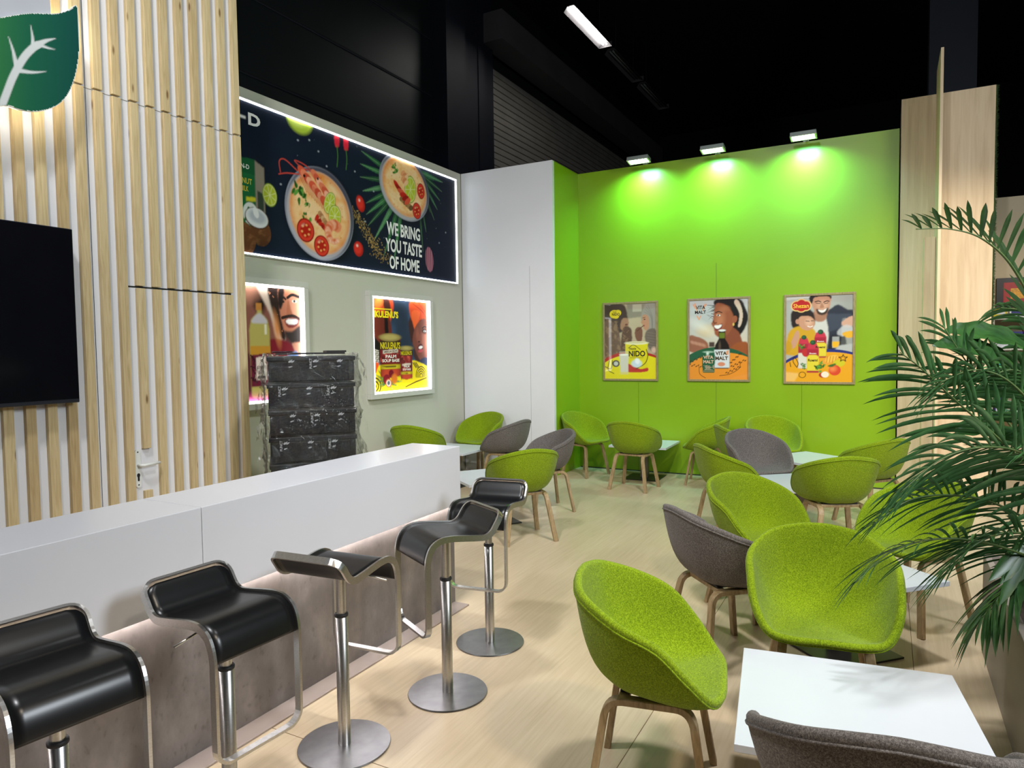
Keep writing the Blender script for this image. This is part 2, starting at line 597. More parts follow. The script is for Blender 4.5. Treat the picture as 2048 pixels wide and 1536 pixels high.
class Art:
    """a flat print: a fine grid whose points carry ink colours, with lettering laid on top"""

    def __init__(self, u0, u1, v0, v1, res, bg):
        self.b = (u0, u1, v0, v1)
        nu, nv = int((u1 - u0) / res) + 1, int((v1 - v0) / res) + 1
        self.U, self.V = np.meshgrid(np.linspace(u0, u1, nu), np.linspace(v0, v1, nv))
        self.res = res
        self.C = np.zeros((nv, nu, 3))
        self.C[:] = lin(hx(bg))
        self.texts = []

    def mix(self, a, col):
        c = np.array(lin(hx(col))) if isinstance(col, str) else col
        self.C += (c - self.C) * np.clip(a, 0, 1)[..., None]

    def noise(self, sc, seed=0, oct=3):
        r = np.random.default_rng(seed)
        out = np.zeros_like(self.U)
        amp = 1.
        for o in range(oct):
            for k in range(5):
                a = r.uniform(0, 6.28)
                out += amp * np.sin((self.U * math.cos(a) + self.V * math.sin(a)) * sc * r.uniform(.6, 1.6) + r.uniform(0, 6.28) + 1.5 * np.sin(self.V * sc * .5 + k))
            sc *= 2.1
            amp *= .6
        return out / 4.

    def ell(self, cu, cv, ru, rv, col, rot=0., soft=None, a=1., clip=None):
        s = self.res * 1.2 if soft is None else soft
        c, n = math.cos(R(rot)), math.sin(R(rot))
        x = (self.U - cu) * c + (self.V - cv) * n
        y = -(self.U - cu) * n + (self.V - cv) * c
        d = (np.sqrt((x / ru) ** 2 + (y / rv) ** 2) - 1) * min(ru, rv)
        m = np.clip(.5 - d / s, 0, 1) * a
        if clip is not None:
            m = m * clip
        self.mix(m, col)
        return m

    def inside(self, pts):
        P = np.array(pts, float)
        ins = np.zeros(self.U.shape, bool)
        j = len(P) - 1
        for i in range(len(P)):
            xi, yi, xj, yj = P[i][0], P[i][1], P[j][0], P[j][1]
            if yi != yj:
                c = ((yi > self.V) != (yj > self.V)) & (self.U < (xj - xi) * (self.V - yi) / (yj - yi) + xi)
                ins ^= c
            j = i
        return ins

    def blur(self, m, n=1):
        m = m.astype(float)
        for _ in range(n):
            p = np.pad(m, 1, mode='edge')
            m = (p[1:-1, 1:-1] * 4 + p[:-2, 1:-1] * 2 + p[2:, 1:-1] * 2 + p[1:-1, :-2] * 2 + p[1:-1, 2:] * 2 + p[:-2, :-2] + p[2:, 2:] + p[:-2, 2:] + p[2:, :-2]) / 16
        return m

    def poly(self, pts, col, smooth=0, blur=1, a=1., clip=None):
        if smooth:
            pts = catmull(pts, smooth, True)
        m = self.blur(self.inside(pts), blur) * a
        if clip is not None:
            m = m * clip
        self.mix(m, col)
        return m

    def line(self, pts, wd, col, smooth=0, a=1., taper=False):
        if smooth:
            pts = catmull(pts, smooth)
        best = np.full(self.U.shape, 9.)
        n = len(pts) - 1
        for i in range(n):
            (x0, y0), (x1, y1) = pts[i], pts[i + 1]
            dx, dy = x1 - x0, y1 - y0
            L = dx * dx + dy * dy + 1e-12
            t = np.clip(((self.U - x0) * dx + (self.V - y0) * dy) / L, 0, 1)
            k = 1 - (i + t) / n * .9 if taper else 1.
            best = np.minimum(best, np.hypot(self.U - x0 - t * dx, self.V - y0 - t * dy) - wd * .5 * k)
        m = np.clip(.5 - best / self.res, 0, 1) * a
        self.mix(m, col)
        return m

    def shade(self, m, f, col):
        self.mix(m * f, col)

    def text(self, s, u0, u1, v0, v1, col, bold=0.02, rot=0., layer=1):
        self.texts.append((s, u0, u1, v0, v1, col, bold, rot, layer))

    def build(self, name, mat, to3, parent, skip=None):
        nv, nu = self.U.shape
        vs = [to3(u, v, 0) for u, v in zip(self.U.ravel(), self.V.ravel())]
        idx = np.arange(nv * nu).reshape(nv, nu)
        fs = np.stack([idx[:-1, :-1], idx[:-1, 1:], idx[1:, 1:], idx[1:, :-1]], -1).reshape(-1, 4).tolist()
        cols = np.concatenate([self.C.reshape(-1, 3), np.ones((nv * nu, 1))], 1)
        cl = [cols]
        for s, u0, u1, v0, v1, col, bold, rot, layer in self.texts:
            v, f = text_geo(s, bold)
            lo, hi = v.min(0), v.max(0)
            q = (v - lo) / (hi - lo) - .5
            q = q * np.array([u1 - u0, v1 - v0])
            c, n = math.cos(R(rot)), math.sin(R(rot))
            q = np.stack([q[:, 0] * c - q[:, 1] * n, q[:, 0] * n + q[:, 1] * c], 1) + np.array([(u0 + u1) / 2, (v0 + v1) / 2])
            o = len(vs)
            vs += [to3(a, b, .0006 * layer) for a, b in q]
            fs += [tuple(i + o for i in p) for p in f]
            cl.append(np.tile(np.array([*lin(hx(col)), 1.]), (len(q), 1)))
        m = bpy.data.meshes.new(name)
        m.from_pydata(vs, [], fs)
        at = m.attributes.new('ink', 'FLOAT_COLOR', 'POINT')
        at.data.foreach_set('color', np.concatenate(cl).astype(np.float32).ravel())
        m.materials.append(MATS[mat])
        m.update()
        return link(name, m, parent)
# ================================================================== the setting
HW = 3.92
floor = struct(MB().box(-14, 6, -4, 28, -.05, 0).obj('floor', 'floor_vinyl'))
plain('floor_joint', lin((120, 98, 70)), .7, noise=.1)
for x0, x1, y0, y1 in ((-.8915, -.8885, -3, 8.6), (.1305, .1335, -3, 8.6), (-2.9, -.89, 2.039, 2.042)):
    MB().box(x0, x1, y0, y1, .0002, .0008).obj('floor_joint', 'floor_joint', floor)

wl = struct(MB().box(-5.09, -4.984, 3.86, 7.845, 0, HW).obj('wall_left', 'wall_beige'))
wr = struct(MB().box(-5.09, -3.652, 7.846, 7.90, 0, HW).obj('wall_return', 'wall_white'))
MB().box(-4.985, -4.975, 7.841, 7.846, 0, HW).obj('corner_joint', 'seam_grey', wr)
MB().box(-3.98, -3.977, 7.8455, 7.846, 0, 2.65).obj('panel_joint', 'seam_grey', wr)
struct(MB().box(-3.70, -3.653, 7.90, 8.66, 0, HW).obj('wall_corner', 'wall_green'))
wb = struct(MB().box(-3.70, .085, 8.66, 8.72, 0, HW).obj('wall_back', 'wall_green'))
for x, z1 in ((-2.83, 1.16), (-1.845, 2.62), (-.87, 1.15)):
    MB().box(x - .0015, x + .0015, 8.6585, 8.6605, 0, z1).obj('panel_joint', 'seam_green', wb)
struct(MB().box(-3.64, .085, 8.652, 8.66, 0, .012).obj('baseboard_back', 'seam_dark'))

# wooden fins on the right
wd = struct(MB().box(.10, .936, 8.66, 9.30, 0, 4.22).obj('wall_right', 'birch_wood'))
tag(MB().box(.418, .443, 8.0, 8.659, 0, 4.455).obj('wooden_fin', 'birch_wood'), 'tall thin pale wooden fin standing edge-on before the wood wall', 'wall fin')
tag(MB().box(.315, .414, 8.30, 8.659, 0, 2.69).obj('wooden_pilaster', 'birch_wood'), 'shorter pale wooden box column left of the tall fin', 'pilaster')
# artificial turf on the far side of the wooden wall
b = MB().box(.937, .950, 8.665, 9.30, 0, 4.22)
for i in range(2600):
    z = random.uniform(.01, 4.22)
    y = random.uniform(8.665, 8.78)
    x = .95
    d = Vector((random.uniform(.008, .026), random.uniform(-.02, .01), random.uniform(-.012, .02)))
    b.add([(x, y, z - .0022), (x, y, z + .0022), (x + d.x, y + d.y, z + d.z)], [(0, 1, 2)])
o = tag(b.obj('turf_cladding', 'turf'), 'strip of artificial turf along the right edge of the wood wall', 'artificial grass')
o['kind'] = 'stuff'

# storeroom wall with battens and a hidden door
XS = -4.5
ws = struct(MB().box(-5.2, XS, -2.0, 3.868, 0, 5.2).obj('wall_storeroom', 'wall_white'))
door = struct(MB().box(XS, XS + .004, 2.876, 3.722, 0, 2.052).obj('door_1', 'wall_white'))
g = MB()
g.box(XS, XS + .003, 2.868, 3.732, 2.053, 2.064)
g.box(XS, XS + .003, 3.724, 3.732, 0, 2.064)
g.obj('door_gap', 'seam_dark', door)
MB().box(XS, XS + .0015, -2, 3.868, 3.293, 3.297).obj('panel_joint', 'seam_grey', ws)
MB().box(XS, XS + .0015, 2.667, 2.670, 0, 5.2).obj('panel_joint', 'seam_dark', ws)
bw, bd = MB(), MB()
k = 0
while True:
    y = 3.793 - .1208 * k
    if y < -.6:
        break
    x1 = XS + .032
    bw.box(XS, x1 + .001 * math.sin(k * 2.3), y, y + .056, 3.302, 5.2, bev=.002)
    if 1 <= k <= 7:
        bw.box(XS, x1, y, y + .056, 2.066, 3.289, bev=.002)
        if k == 7:
            bd.box(XS + .004, x1, y, y + .056, .955, 2.05, bev=.002)
            bd.box(XS + .004, x1, y, y + .056, .0, .665, bev=.002)
        else:
            bd.box(XS + .004, x1, y, y + .056, 0, 2.05, bev=.002)
    else:
        bw.box(XS, x1, y, y + .056, 0, 3.289, bev=.002)
    k += 1
bw.obj('batten_cladding', 'batten_wood', ws)
bd.obj('batten_cladding', 'batten_wood', door)


def pill(yc, z0, z1, hw, n=8):
    p = [(yc + hw * math.cos(math.pi * i / n), z1 - hw + hw * math.sin(math.pi * i / n)) for i in range(n + 1)]
    return p + [(yc - hw * math.cos(math.pi * i / n), z0 + hw - hw * math.sin(math.pi * i / n)) for i in range(n + 1)]


tox = lambda u, v, d: (d, u, v)
hd = MB().prism(pill(2.915, .69, .955, .02), XS + .004, XS + .012, tox).obj('handle_plate', 'plastic_white', door)
h = MB().tube([(XS + .01, 2.915, .845), (XS + .05, 2.915, .845), (XS + .058, 2.93, .845), (XS + .058, 3.045, .85)], .010, 10)
h.obj('door_handle', 'plastic_white', hd)
kh = MB().prism(pill(2.915, .735, .785, .007), XS + .012, XS + .0128, tox)
kh.prism(pill(2.915, .762, .79, .011), XS + .012, XS + .013, tox)
kh.prism(pill(2.915, .93, .94, .005), XS + .012, XS + .0128, tox)
kh.prism(pill(2.915, .705, .715, .005), XS + .012, XS + .0128, tox)
kh.obj('keyhole', 'black_hole', hd)

# the dark exhibition hall around the stand
hl = struct(MB().box(-7.7, -7.5, -4, 10.85, 0, 9.5).obj('wall_hall_left', 'hall_panel'))
for z in (3.3, 4.3, 5.318, 6.345, 7.37, 8.4):
    MB().box(-7.5, -7.494, -4, 10.85, z - .025, z).obj('panel_joint', 'hall_black', hl)
    MB().box(-7.5, -7.488, -4, 10.85, z - .045, z - .03).obj('panel_lip', 'column_navy', hl)
hc = MB()
hc.box(-7.7, -7.15, 10.85, 11.5, 0, 9.5)
hc.box(-7.7, -7.3, 11.5, 12.2, 0, 9.5)
hc.box(-7.7, -7.28, 12.2, 12.42, 0, 9.5)
hc.box(-7.7, -7.4, 12.42, 13.0, 0, 9.5)
struct(hc.obj('wall_hall_pier', 'hall_navy'))
plain('shutter_grey', (.30, .28, .24), .55, noise=.12, nscale=2)
sh = MB()
z = 0.
while z < 7.65:
    sh.box(-7.62, -7.55, 13.0, 25.5, z, z + .122, bev=.012)
    z += .137
struct(sh.obj('door_2', 'shutter_grey'))
struct(MB().box(-7.75, -7.62, 12.9, 26, 0, 9.5).obj('wall_hall_side', 'hall_black'))
struct(MB().box(-7.5, -6.95, 12.6, 24, 7.91, 8.5).obj('trim_1', 'hall_grey'))
struct(MB().box(-14, 9, 26, 26.3, 0, 9.5).obj('wall_hall_end', 'hall_black'))
struct(MB().box(-14, 9, -4, 26.3, 9.5, 9.6).obj('ceiling', 'hall_black'))
struct(MB().box(.48, 1.068, 12.0, 12.5, 0, 9.49).obj('wall_hall_column', 'column_navy'))

# ================================================================== hall tube lamps
def tube_lamp(y0, lit, label):
    t = thing('tube_lamp', label, 'ceiling lamp', (-5.36, y0, 8.0), 0, 'hall tube lamps')
    b = MB()
    b.prism([(-.15, 0), (-.07, .10), (.07, .10), (.15, 0), (.145, 0), (.065, .09), (-.065, .09), (-.145, 0)], 0, 1.85, lambda u, v, d: (u, d, v))
    b.obj('reflector', 'hall_grey', t)
    for s in (-.035, .035):
        MB().tube([(s, .03, .05), (s, 1.80, .05)], .018, 8).obj('tube', 'tube_light' if lit else 'lamp_body', t)
    MB().box(-.14, .14, 1.85, 1.86, 0, .11).obj('end_cap', 'hall_grey', t)
    for y in (.3, 1.5):
        MB().tube([(0, y, .10), (0, y, 1.499)], .006, 6).obj('suspension_rod', 'hall_black', t)


tube_lamp(12.42, True, 'lit white tube lamp hanging under the black hall ceiling')
tube_lamp(14.6, False, 'unlit tube lamp directly behind the lit tube lamp')
tube_lamp(16.8, False, 'farthest unlit tube lamp in the row under the ceiling')

# ================================================================== bar counter
plain('plinth_pink', lin((158, 143, 134)), .4, noise=.04, nscale=6)
bar = thing('bar_counter', 'long white bar counter with grey concrete-look front and light strip', 'bar counter', (-2.54, 1.5, 0))
for y0, y1 in ((-.6, 1.7785), (1.7805, 3.645)):
    MB().box(-.18, .187, y0 - 1.5, y1 - 1.5, .638, 1.0, bev=.002).obj('counter_top', 'bar_white', bar)
MB().box(-.165, .14, -2.1, 2.135, 0, .637).obj('front_panel', 'bar_concrete', bar)
MB().box(.1405, .25, -2.1, 2.125, 0, .010, bev=.003).obj('plinth', 'plinth_pink', bar)
MB().box(.158, .172, -2.1, 2.13, .6358, .6378).obj('led_strip', 'led_soft', bar)

# ================================================================== television
tv = thing('television', 'large black flat-screen television hung on the batten wall', 'television', (-4.40, 1.55, 1.31))
MB().box(-.03, .012, -.94, .94, 0, 1.06, bev=.006).obj('body', 'tv_bezel', tv)
MB().box(.0122, .0135, -.934, .934, .024, 1.054).obj('screen', 'tv_black', tv)
MB().box(-.0595, -.03, -.25, .25, .3, .75).obj('wall_bracket', 'hall_black', tv)

# ================================================================== leaf sign
sg = thing('leaf_sign', 'backlit sign with a green leaf with white veins above the television', 'sign', (-4.34, 1.6, 3.0))
O = lambda y, z: (y - 1.6, z - 3.0)
outl = [(2.527, 3.70), (2.48, 3.655), (2.40, 3.60), (2.26, 3.545), (2.10, 3.455), (1.95, 3.36), (1.80, 3.24), (1.72, 3.10), (1.74, 2.97), (1.85, 2.90), (2.0, 2.92), (2.11, 2.985), (2.20, 2.985), (2.29, 3.005), (2.38, 3.06), (2.45, 3.145), (2.50, 3.27), (2.527, 3.40), (2.535, 3.53), (2.535, 3.62)]
outl = [O(*p) for p in catmull(outl, 4, True)]


def sgx(u, v, d):
    return (d, u, v)


MB().prism(outl, .012, .03, sgx).obj('leaf_edge', 'plastic_white', sg)
us = [p[0] for p in outl]
vs_ = [p[1] for p in outl]
A = Art(min(us), max(us), min(vs_), max(vs_), .006, '1f6b45')
tt = (A.U - A.U.min()) / (A.U.max() - A.U.min())
A.mix(np.clip(1 - tt * 1.5, 0, 1), '4a8a3a')
A.mix(np.clip(tt * 1.6 - .6, 0, 1), '104a44')
ins = A.inside(outl)
vein = [((2.10, 2.98), (2.14, 3.08), (2.19, 3.21)), ]
A.line([O(*p) for p in ((2.085, 2.95), (2.12, 3.05), (2.16, 3.16), (2.215, 3.275), (2.262, 3.345), (2.30, 3.385))], .036, 'd4d8d6', 5)
A.line([O(*p) for p in ((2.295, 3.38), (2.34, 3.42), (2.395, 3.455))], .034, 'd4d8d6', 4, taper=True)
A.line([O(*p) for p in ((2.18, 3.21), (2.165, 3.30), (2.145, 3.37))], .026, 'd4d8d6', 3, taper=True)
A.line([O(*p) for p in ((2.27, 3.36), (2.27, 3.42), (2.262, 3.48))], .022, 'd4d8d6', 3, taper=True)
A.line([O(*p) for p in ((2.30, 3.385), (2.35, 3.385), (2.39, 3.39))], .022, 'd4d8d6', 3, taper=True)
A.line([O(*p) for p in ((2.18, 3.20), (2.26, 3.215), (2.335, 3.245))], .026, 'd4d8d6', 3, taper=True)
# the leaf face: triangulated outline cut from the ink grid
nv_, nu_ = A.U.shape
idx = np.arange(nv_ * nu_).reshape(nv_, nu_)
cells = np.stack([idx[:-1, :-1], idx[:-1, 1:], idx[1:, 1:], idx[1:, :-1]], -1).reshape(-1, 4)
okc = A.blur(ins).ravel()[cells].min(1) > .45
m = bpy.data.meshes.new('leaf_face')
m.from_pydata([(.031, a, b_) for a, b_ in zip(A.U.ravel(), A.V.ravel())], [], cells[okc].tolist())
at = m.attributes.new('ink', 'FLOAT_COLOR', 'POINT')
at.data.foreach_set('color', np.concatenate([A.C.reshape(-1, 3), np.ones((nv_ * nu_, 1))], 1).astype(np.float32).ravel())
m.materials.append(MATS['print_paper'])
link('leaf_face', m, sg)
cen = np.mean(np.array(outl), 0)
ring = [tuple(cen + (np.array(p) - cen) * .93) for p in outl]
MB().tube([(-.02, u, v) for u, v in ring], .010, 6, closed=True).obj('led_strip', 'led_warm', sg)
pl = [O(*p) for p in catmull([(2.37, 3.50), (2.385, 3.75), (2.37, 4.0), (2.30, 4.3), (2.0, 4.5), (1.5, 4.5), (1.2, 4.2), (1.2, 3.7), (1.4, 3.45), (1.8, 3.42), (2.2, 3.42)], 5, True)]
MB().prism(pl, -.012, .008, sgx).obj('letter_board', 'sign_grey', sg)
pc = np.mean(np.array(pl), 0)
MB().tube([(-.04, *(pc + (np.array(p) - pc) * .95)) for p in pl], .010, 6, closed=True).obj('led_strip', 'led_warm', sg)
MB().box(-.122, -.012, -.2, .2, .7, 1.0).obj('standoff', 'hall_grey', sg)

# ================================================================== wrapped stack behind the bar
st = thing('wrapped_stack', 'tall stack of black crates wrapped in clear printed plastic film', 'stack of crates', (-3.90, 3.95, 0), R(47))
random.seed(11)
for k in range(8):
    z0 = .008 + k * .197
    b = MB()
    dx = random.uniform(-.006, .006)
    b.box(-.305 + dx, .305 + dx, -.24, .24, z0, z0 + .15, bev=.008)
    b.box(-.315 + dx, .315 + dx, -.25, .25, z0 + .15, z0 + .185, bev=.006)
    for i in range(7):
        x = -.27 + i * .09
        b.box(x - .006, x + .006, -.249, -.24, z0 + .01, z0 + .15)
    b.obj('crate', 'crate_black', st)
b = MB().box(-.25, .24, -.243, .22, 1.585, 1.598).box(.11, .25, -.246, .22, 1.598, 1.612)
b.obj('top_tray', 'rubber_black', st)
b = MB().lathe([(.0, 1.60), (.075, 1.60), (.08, 1.605), (.075, 1.61), (0, 1.61)], 20, (-.2, .05))
b.obj('round_lid', 'tv_bezel', st)
# crumpled film: a wavy sleeve around the stack
per = []
hx_, hy_, rr = .335, .27, .03
for (cx, cy, a0) in ((hx_ - rr, -hy_ + rr, -90), (hx_ - rr, hy_ - rr, 0), (-hx_ + rr, hy_ - rr, 90), (-hx_ + rr, -hy_ + rr, 180)):
    for i in range(6):
        a = R(a0 + i * 18)
        per.append((cx + rr * math.cos(a), cy + rr * math.sin(a), math.cos(a), math.sin(a)))
P2 = []
for i in range(len(per)):
    a, b_ = per[i], per[(i + 1) % len(per)]
    d = math.hypot(a[0] - b_[0], a[1] - b_[1])
    nn = max(1, int(d / .018))
    for j in range(nn):
        t_ = j / nn
        P2.append([a[q] + (b_[q] - a[q]) * t_ for q in range(4)])
rows = []
NZ = 90
for i in range(NZ + 1):
    z = .02 + 1.575 * i / NZ
    row = []
    for j, (x, y, nx, ny) in enumerate(P2):
        s = j / len(P2) * 2 * math.pi
        ph = (z / .197) % 1.
        wv = .010 * math.exp(-((ph - .85) / .06) ** 2) + .005 * math.sin(z * 47 + 2 * math.sin(s * 4)) * math.sin(s * 9 + z * 5) + .004 * math.sin(s * 31 + z * 60) + random.uniform(-.0015, .0015)
        crn = abs(abs(x) - hx_) < .04 or abs(abs(y) - hy_) < .02 and abs(x) > .24
        cr = .020 * max(0, math.sin(z * 23 + s * 3)) * (.5 + random.random()) if crn else 0
        k_ = wv + cr
        row.append((x + nx * k_, y + ny * k_, z + random.uniform(-.004, .004)))
    rows.append(row)
film = MB().grid(rows, True, 0, False)
# ends of film sticking out as loose flaps
for k in range(7):
    z = .25 + k * .2
    for sx in (-1, 1):
        fl_ = MB()
        pts = []
        for i in range(5):
            pts.append([(sx * (.34 + .012 * i + random.uniform(0, .01)), -.27 - .004 * i + random.uniform(-.015, .015), z + j * .035 - .02 * i + random.uniform(-.012, .012)) for j in range(4)])
        fl_.grid(pts, False, 0, False)
        fl_.obj('film_flap', 'stretch_film', st)
# faint maker's marks printed on the film
mk = MB()
for k in range(8):
    z = .14 + .197 * k
    for i in range(3):
        x = -.20 + .17 * i + .05 * (k % 2)
        yy = -.300
        for q in range(4):
            a = R(40 + q * 28)
            p0 = Vector((x, yy, z))
            d = Vector((math.cos(a), 0, math.sin(a)))
            n_ = Vector((-math.sin(a), 0, math.cos(a)))
            L = .040 - .005 * q
            mk.add([p0 + d * .008, p0 + d * L * .6 + n_ * .006, p0 + d * L, p0 + d * L * .6 - n_ * .004], [(0, 1, 2, 3)])
        mk.add([(x - .01, yy, z - .03), (x + .012, yy, z - .022), (x + .012, yy, z - .016), (x - .012, yy, z - .022)], [(0, 1, 2, 3)])
        if (i + k) % 2 == 0:
            v, f = text_geo('PUNCT', .01)
            lo, hi = v.min(0), v.max(0)
            q = ((v - lo) / (hi - lo) - .5) * np.array([.075, .018])
            mk.add([(x - .03 - c[1], yy, z + c[0]) for c in q], f)

film.add(mk.v, mk.f, 1)
film.obj('plastic_film', ['stretch_film', 'mark_grey'], st)

# ================================================================== floodlights over the green wall
def floodlight(x, label):
    t = thing('floodlight', label, 'floodlight', (x, 8.66, 3.90), 0, 'floodlights on the green wall')
    body = Matrix.Translation((0, -.27, .0)) @ Matrix.Rotation(R(-9), 4, 'X')

    def tr(b):
        b.v = [tuple(body @ Vector(p)) for p in b.v]
        return b
    tr(MB().box(-.135, .135, -.07, .07, .0, .045, bev=.006)).obj('housing', 'lamp_body', t)
    r_ = MB()
    r_.box(-.135, .135, -.07, -.058, -.006, 0).box(-.135, .135, .058, .07, -.006, 0).box(-.135, -.12, -.058, .058, -.006, 0).box(.12, .135, -.058, .058, -.006, 0)
    tr(r_).obj('rim', 'frame_white', t)
    tr(MB().box(-.112, .112, -.05, .05, -.003, -.0005)).obj('glass', 'flood_glass', t)
    a = MB().tube([(0, -.24, .05), (0, -.10, .075), (0, .0, .06), (0, .03, .03)], .012, 8)
    a.obj('bracket_arm', 'lamp_body', t)
    MB().box(-.03, .03, -.004, .066, .0205, .032).obj('clamp', 'lamp_body', t)
    l = bpy.data.lights.new('floodlight_beam', 'AREA')
    l.shape = 'RECTANGLE'
    l.size, l.size_y = .2, .09
    l.energy = 13
    l.color = (.30, 1.0, .82)
    l.spread = R(140)
    o = bpy.data.objects.new('floodlight_beam', l)
    COL.objects.link(o)
    o.parent = t
    o.matrix_local = Matrix.Translation((0, -.27, -.03)) @ Matrix.Rotation(R(18), 4, 'X')


floodlight(-2.728, 'left floodlight on the top edge of the green wall')
floodlight(-1.83, 'middle floodlight on the top edge of the green wall')
floodlight(-.846, 'right floodlight on the top edge of the green wall, nearest the wood wall')

# ================================================================== neighbouring stand glimpsed behind the palm
struct(MB().box(1.02, 3.4, 10.0, 10.1, 0, 3.31).obj('wall_neighbour', 'stand_beige'))
pf = thing('picture_frame', 'dark framed red package poster on the beige wall behind the palm', 'picture', (1.32, 9.995, 2.02))
MB().box(-.20, .26, -.02, 0, 0, .345, bev=.003).obj('frame', 'tv_bezel', pf)
MB().box(-.13, .19, -.023, -.0205, .06, .29).obj('red_print', 'red_box', pf)
MB().box(-.06, .10, -.026, -.0235, .10, .22).obj('yellow_label', 'yellow_label', pf)
sf = thing('display_shelf', 'white display shelves of goods seen through the palm', 'shelf', (1.75, 9.80, 0))
for z in (.75, 1.15, 1.55, 1.90):
    MB().box(-.70, .7, -.2, .19, z - .03, z).obj('shelf_board', 'frame_white', sf)
for x in (-.70, .68):
    MB().box(x, x + .02, -.2, .195, 0, 1.9).obj('side_panel', 'frame_white', sf)
packs = [(1.15, 1.15, 'turquoise', .12, .24, 'turquoise package on the display shelf behind the palm'),
         (1.29, 1.15, 'turquoise', .11, .20, 'second turquoise package from the left on the same shelf'),
         (1.42, 1.15, 'pack_white', .12, .22, 'white package right of the turquoise ones'),
         (1.15, 1.55, 'pack_white', .12, .16, 'white package on the upper display shelf, leftmost'),
         (1.285, 1.55, 'pack_blue', .12, .18, 'dark blue package on the upper display shelf'),
         (1.41, 1.55, 'red_box', .12, .2, 'red package on the upper display shelf'),
         (1.12, 1.90, 'pack_yellow', .13, .1, 'yellow package on the very top of the display shelf'),
         (1.28, 1.90, 'pack_white', .13, .08, 'white package on the very top of the display shelf'),
         (1.15, .75, 'pack_blue', .12, .22, 'blue package on the lowest display shelf')]
for x, z, mt, wd_, ht, lb in packs:
    p = thing('package', lb, 'package', (x, 9.72, z + .0012), 0, 'packages on the display shelf')
    MB().box(-wd_ / 2, wd_ / 2, -.06, .06, 0, ht, bev=.004).obj('carton', mt, p)
    MB().box(-wd_ * .38, wd_ * .38, -.0615, -.0602, ht * .3, ht * .75).obj('package_label', 'pack_white' if mt != 'pack_white' else 'pack_blue', p)
# ================================================================== chairs
HR_ = [(0, .268, .463), (.145, .262, .461), (.225, .225, .474), (.275, .150, .555), (.292, .05, .648), (.290, -.09, .708), (.205, -.228, .764), (.10, -.270, .788)]
HB_ = [(0, .20, .440), (.13, .19, .436), (.20, .15, .427), (.225, .07, .420), (.228, -.02, .418), (.205, -.12, .420), (.145, -.195, .425), (.07, -.22, .430)]
SX, SY, SZ = .925, .88, .985


def full(h, last):
    return h + [last] + [(-x, y, z) for x, y, z in reversed(h[1:])]


def shell_meshes():
    S = np.array([SX, SY, SZ])
    Rm = catmull(full(HR_, (0, -.278, .796)), 5, True) * S
    Bs = catmull(full(HB_, (0, -.225, .432)), 5, True) * S
    C0 = np.array([0, .02, .432]) * S
    m = 14
    rows = []
    for j in range(0, m + 1):
        t = max(j / m, .004)
        b1 = C0 + (Bs - C0) * .88
        b2 = Bs + (Rm - Bs) * .22
        rows.append((1 - t) ** 3 * C0 + 3 * (1 - t) ** 2 * t * b1 + 3 * (1 - t) * t * t * b2 + t ** 3 * Rm)
    I = np.array(rows)
    du = np.roll(I, -1, 1) - np.roll(I, 1, 1)
    dv = np.gradient(I, axis=0)
    N = np.cross(du, dv)
    N /= np.linalg.norm(N, axis=2, keepdims=True) + 1e-12
    cin = np.array([0, .05, .75])
    sgn = np.sign((N * (cin - I)).sum(2, keepdims=True))
    N = N * sgn
    N[0] = (0, 0, 1)
    N[1] = (0, 0, 1)
    T = .030
    Ou = I - N * T
    # rolled rim
    out = dv[-1] / np.linalg.norm(dv[-1], axis=1, keepdims=True)
    mid = (I[-1] + Ou[-1]) / 2
    rim = [mid + N[-1] * (T / 2 * math.cos(a)) + out * (T / 2 * math.sin(a)) for a in (R(30), R(60), R(90), R(120), R(150))]
    P = list(I) + rim + list(Ou[::-1])
    b = MB().grid(P, True, 0, True)
    k = I.shape[1]
    n = len(P) * k
    b.f += [tuple(range(k)), tuple(range(n - k, n))[::-1]]
    b.mi += [0, 0]
    b.sm += [True, True]
    # seam cord on the outside just under the rim
    q = Ou[-1] + (Ou[-2] - Ou[-1]) * .15 - N[-1] * .001
    pc_ = MB().tube([tuple(p) for p in q], .0042, 6, closed=True)
    return b, pc_


sb, pb = shell_meshes()
SHELL = {c: sb.mesh('seat_shell', 'fabric_' + c) for c in ('green', 'grey')}
PIPE = {c: pb.mesh('piping', 'fabric_' + c) for c in ('green', 'grey')}


def leg_mesh(sx, sy):
    path = []
    foot = Vector((sx * .218, sy * .205, 0))
    top = Vector((sx * .165, sy * .150, .340))
    cor = Vector((sx * .158, sy * .138, .393))
    inn = Vector((sx * .158, sy * .085, .393))
    pts = [foot, foot.lerp(top, .5), top]
    for i in range(1, 7):
        t_ = i / 6
        pts.append(top * (1 - t_) ** 2 + cor * 2 * t_ * (1 - t_) + inn * t_ ** 2)
    pts.append(Vector((sx * .158, 0, .393)))
    rows = []
    for i, p in enumerate(pts):
        d = (pts[min(i + 1, len(pts) - 1)] - pts[max(i - 1, 0)]).normalized()
        A_ = Vector((1, 0, 0))
        A_ = (A_ - d * A_.dot(d)).normalized()
        rows.append((p, A_, d.cross(A_)))
    hw, ht = .019, .0125
    sec = [(-hw + .003, -ht), (hw - .003, -ht), (hw, -ht + .003), (hw, ht - .003), (hw - .003, ht), (-hw + .003, ht), (-hw, ht - .003), (-hw, -ht + .003)]
    return MB().sweep(rows, sec).mesh('leg', 'leg_wood')


LEGS = [leg_mesh(sx, sy) for sx in (-1, 1) for sy in (-1, 1)]
RAILS = [MB().box(-.145, .145, s * .085 - .019, s * .085 + .019, .383, .4055, bev=.004).mesh('cross_rail', 'leg_wood') for s in (-1, 1)]
MOUNT = MB().box(-.13, .13, -.10, .10, .4057, .4175, bev=.004).mesh('seat_mount', 'rubber_black')


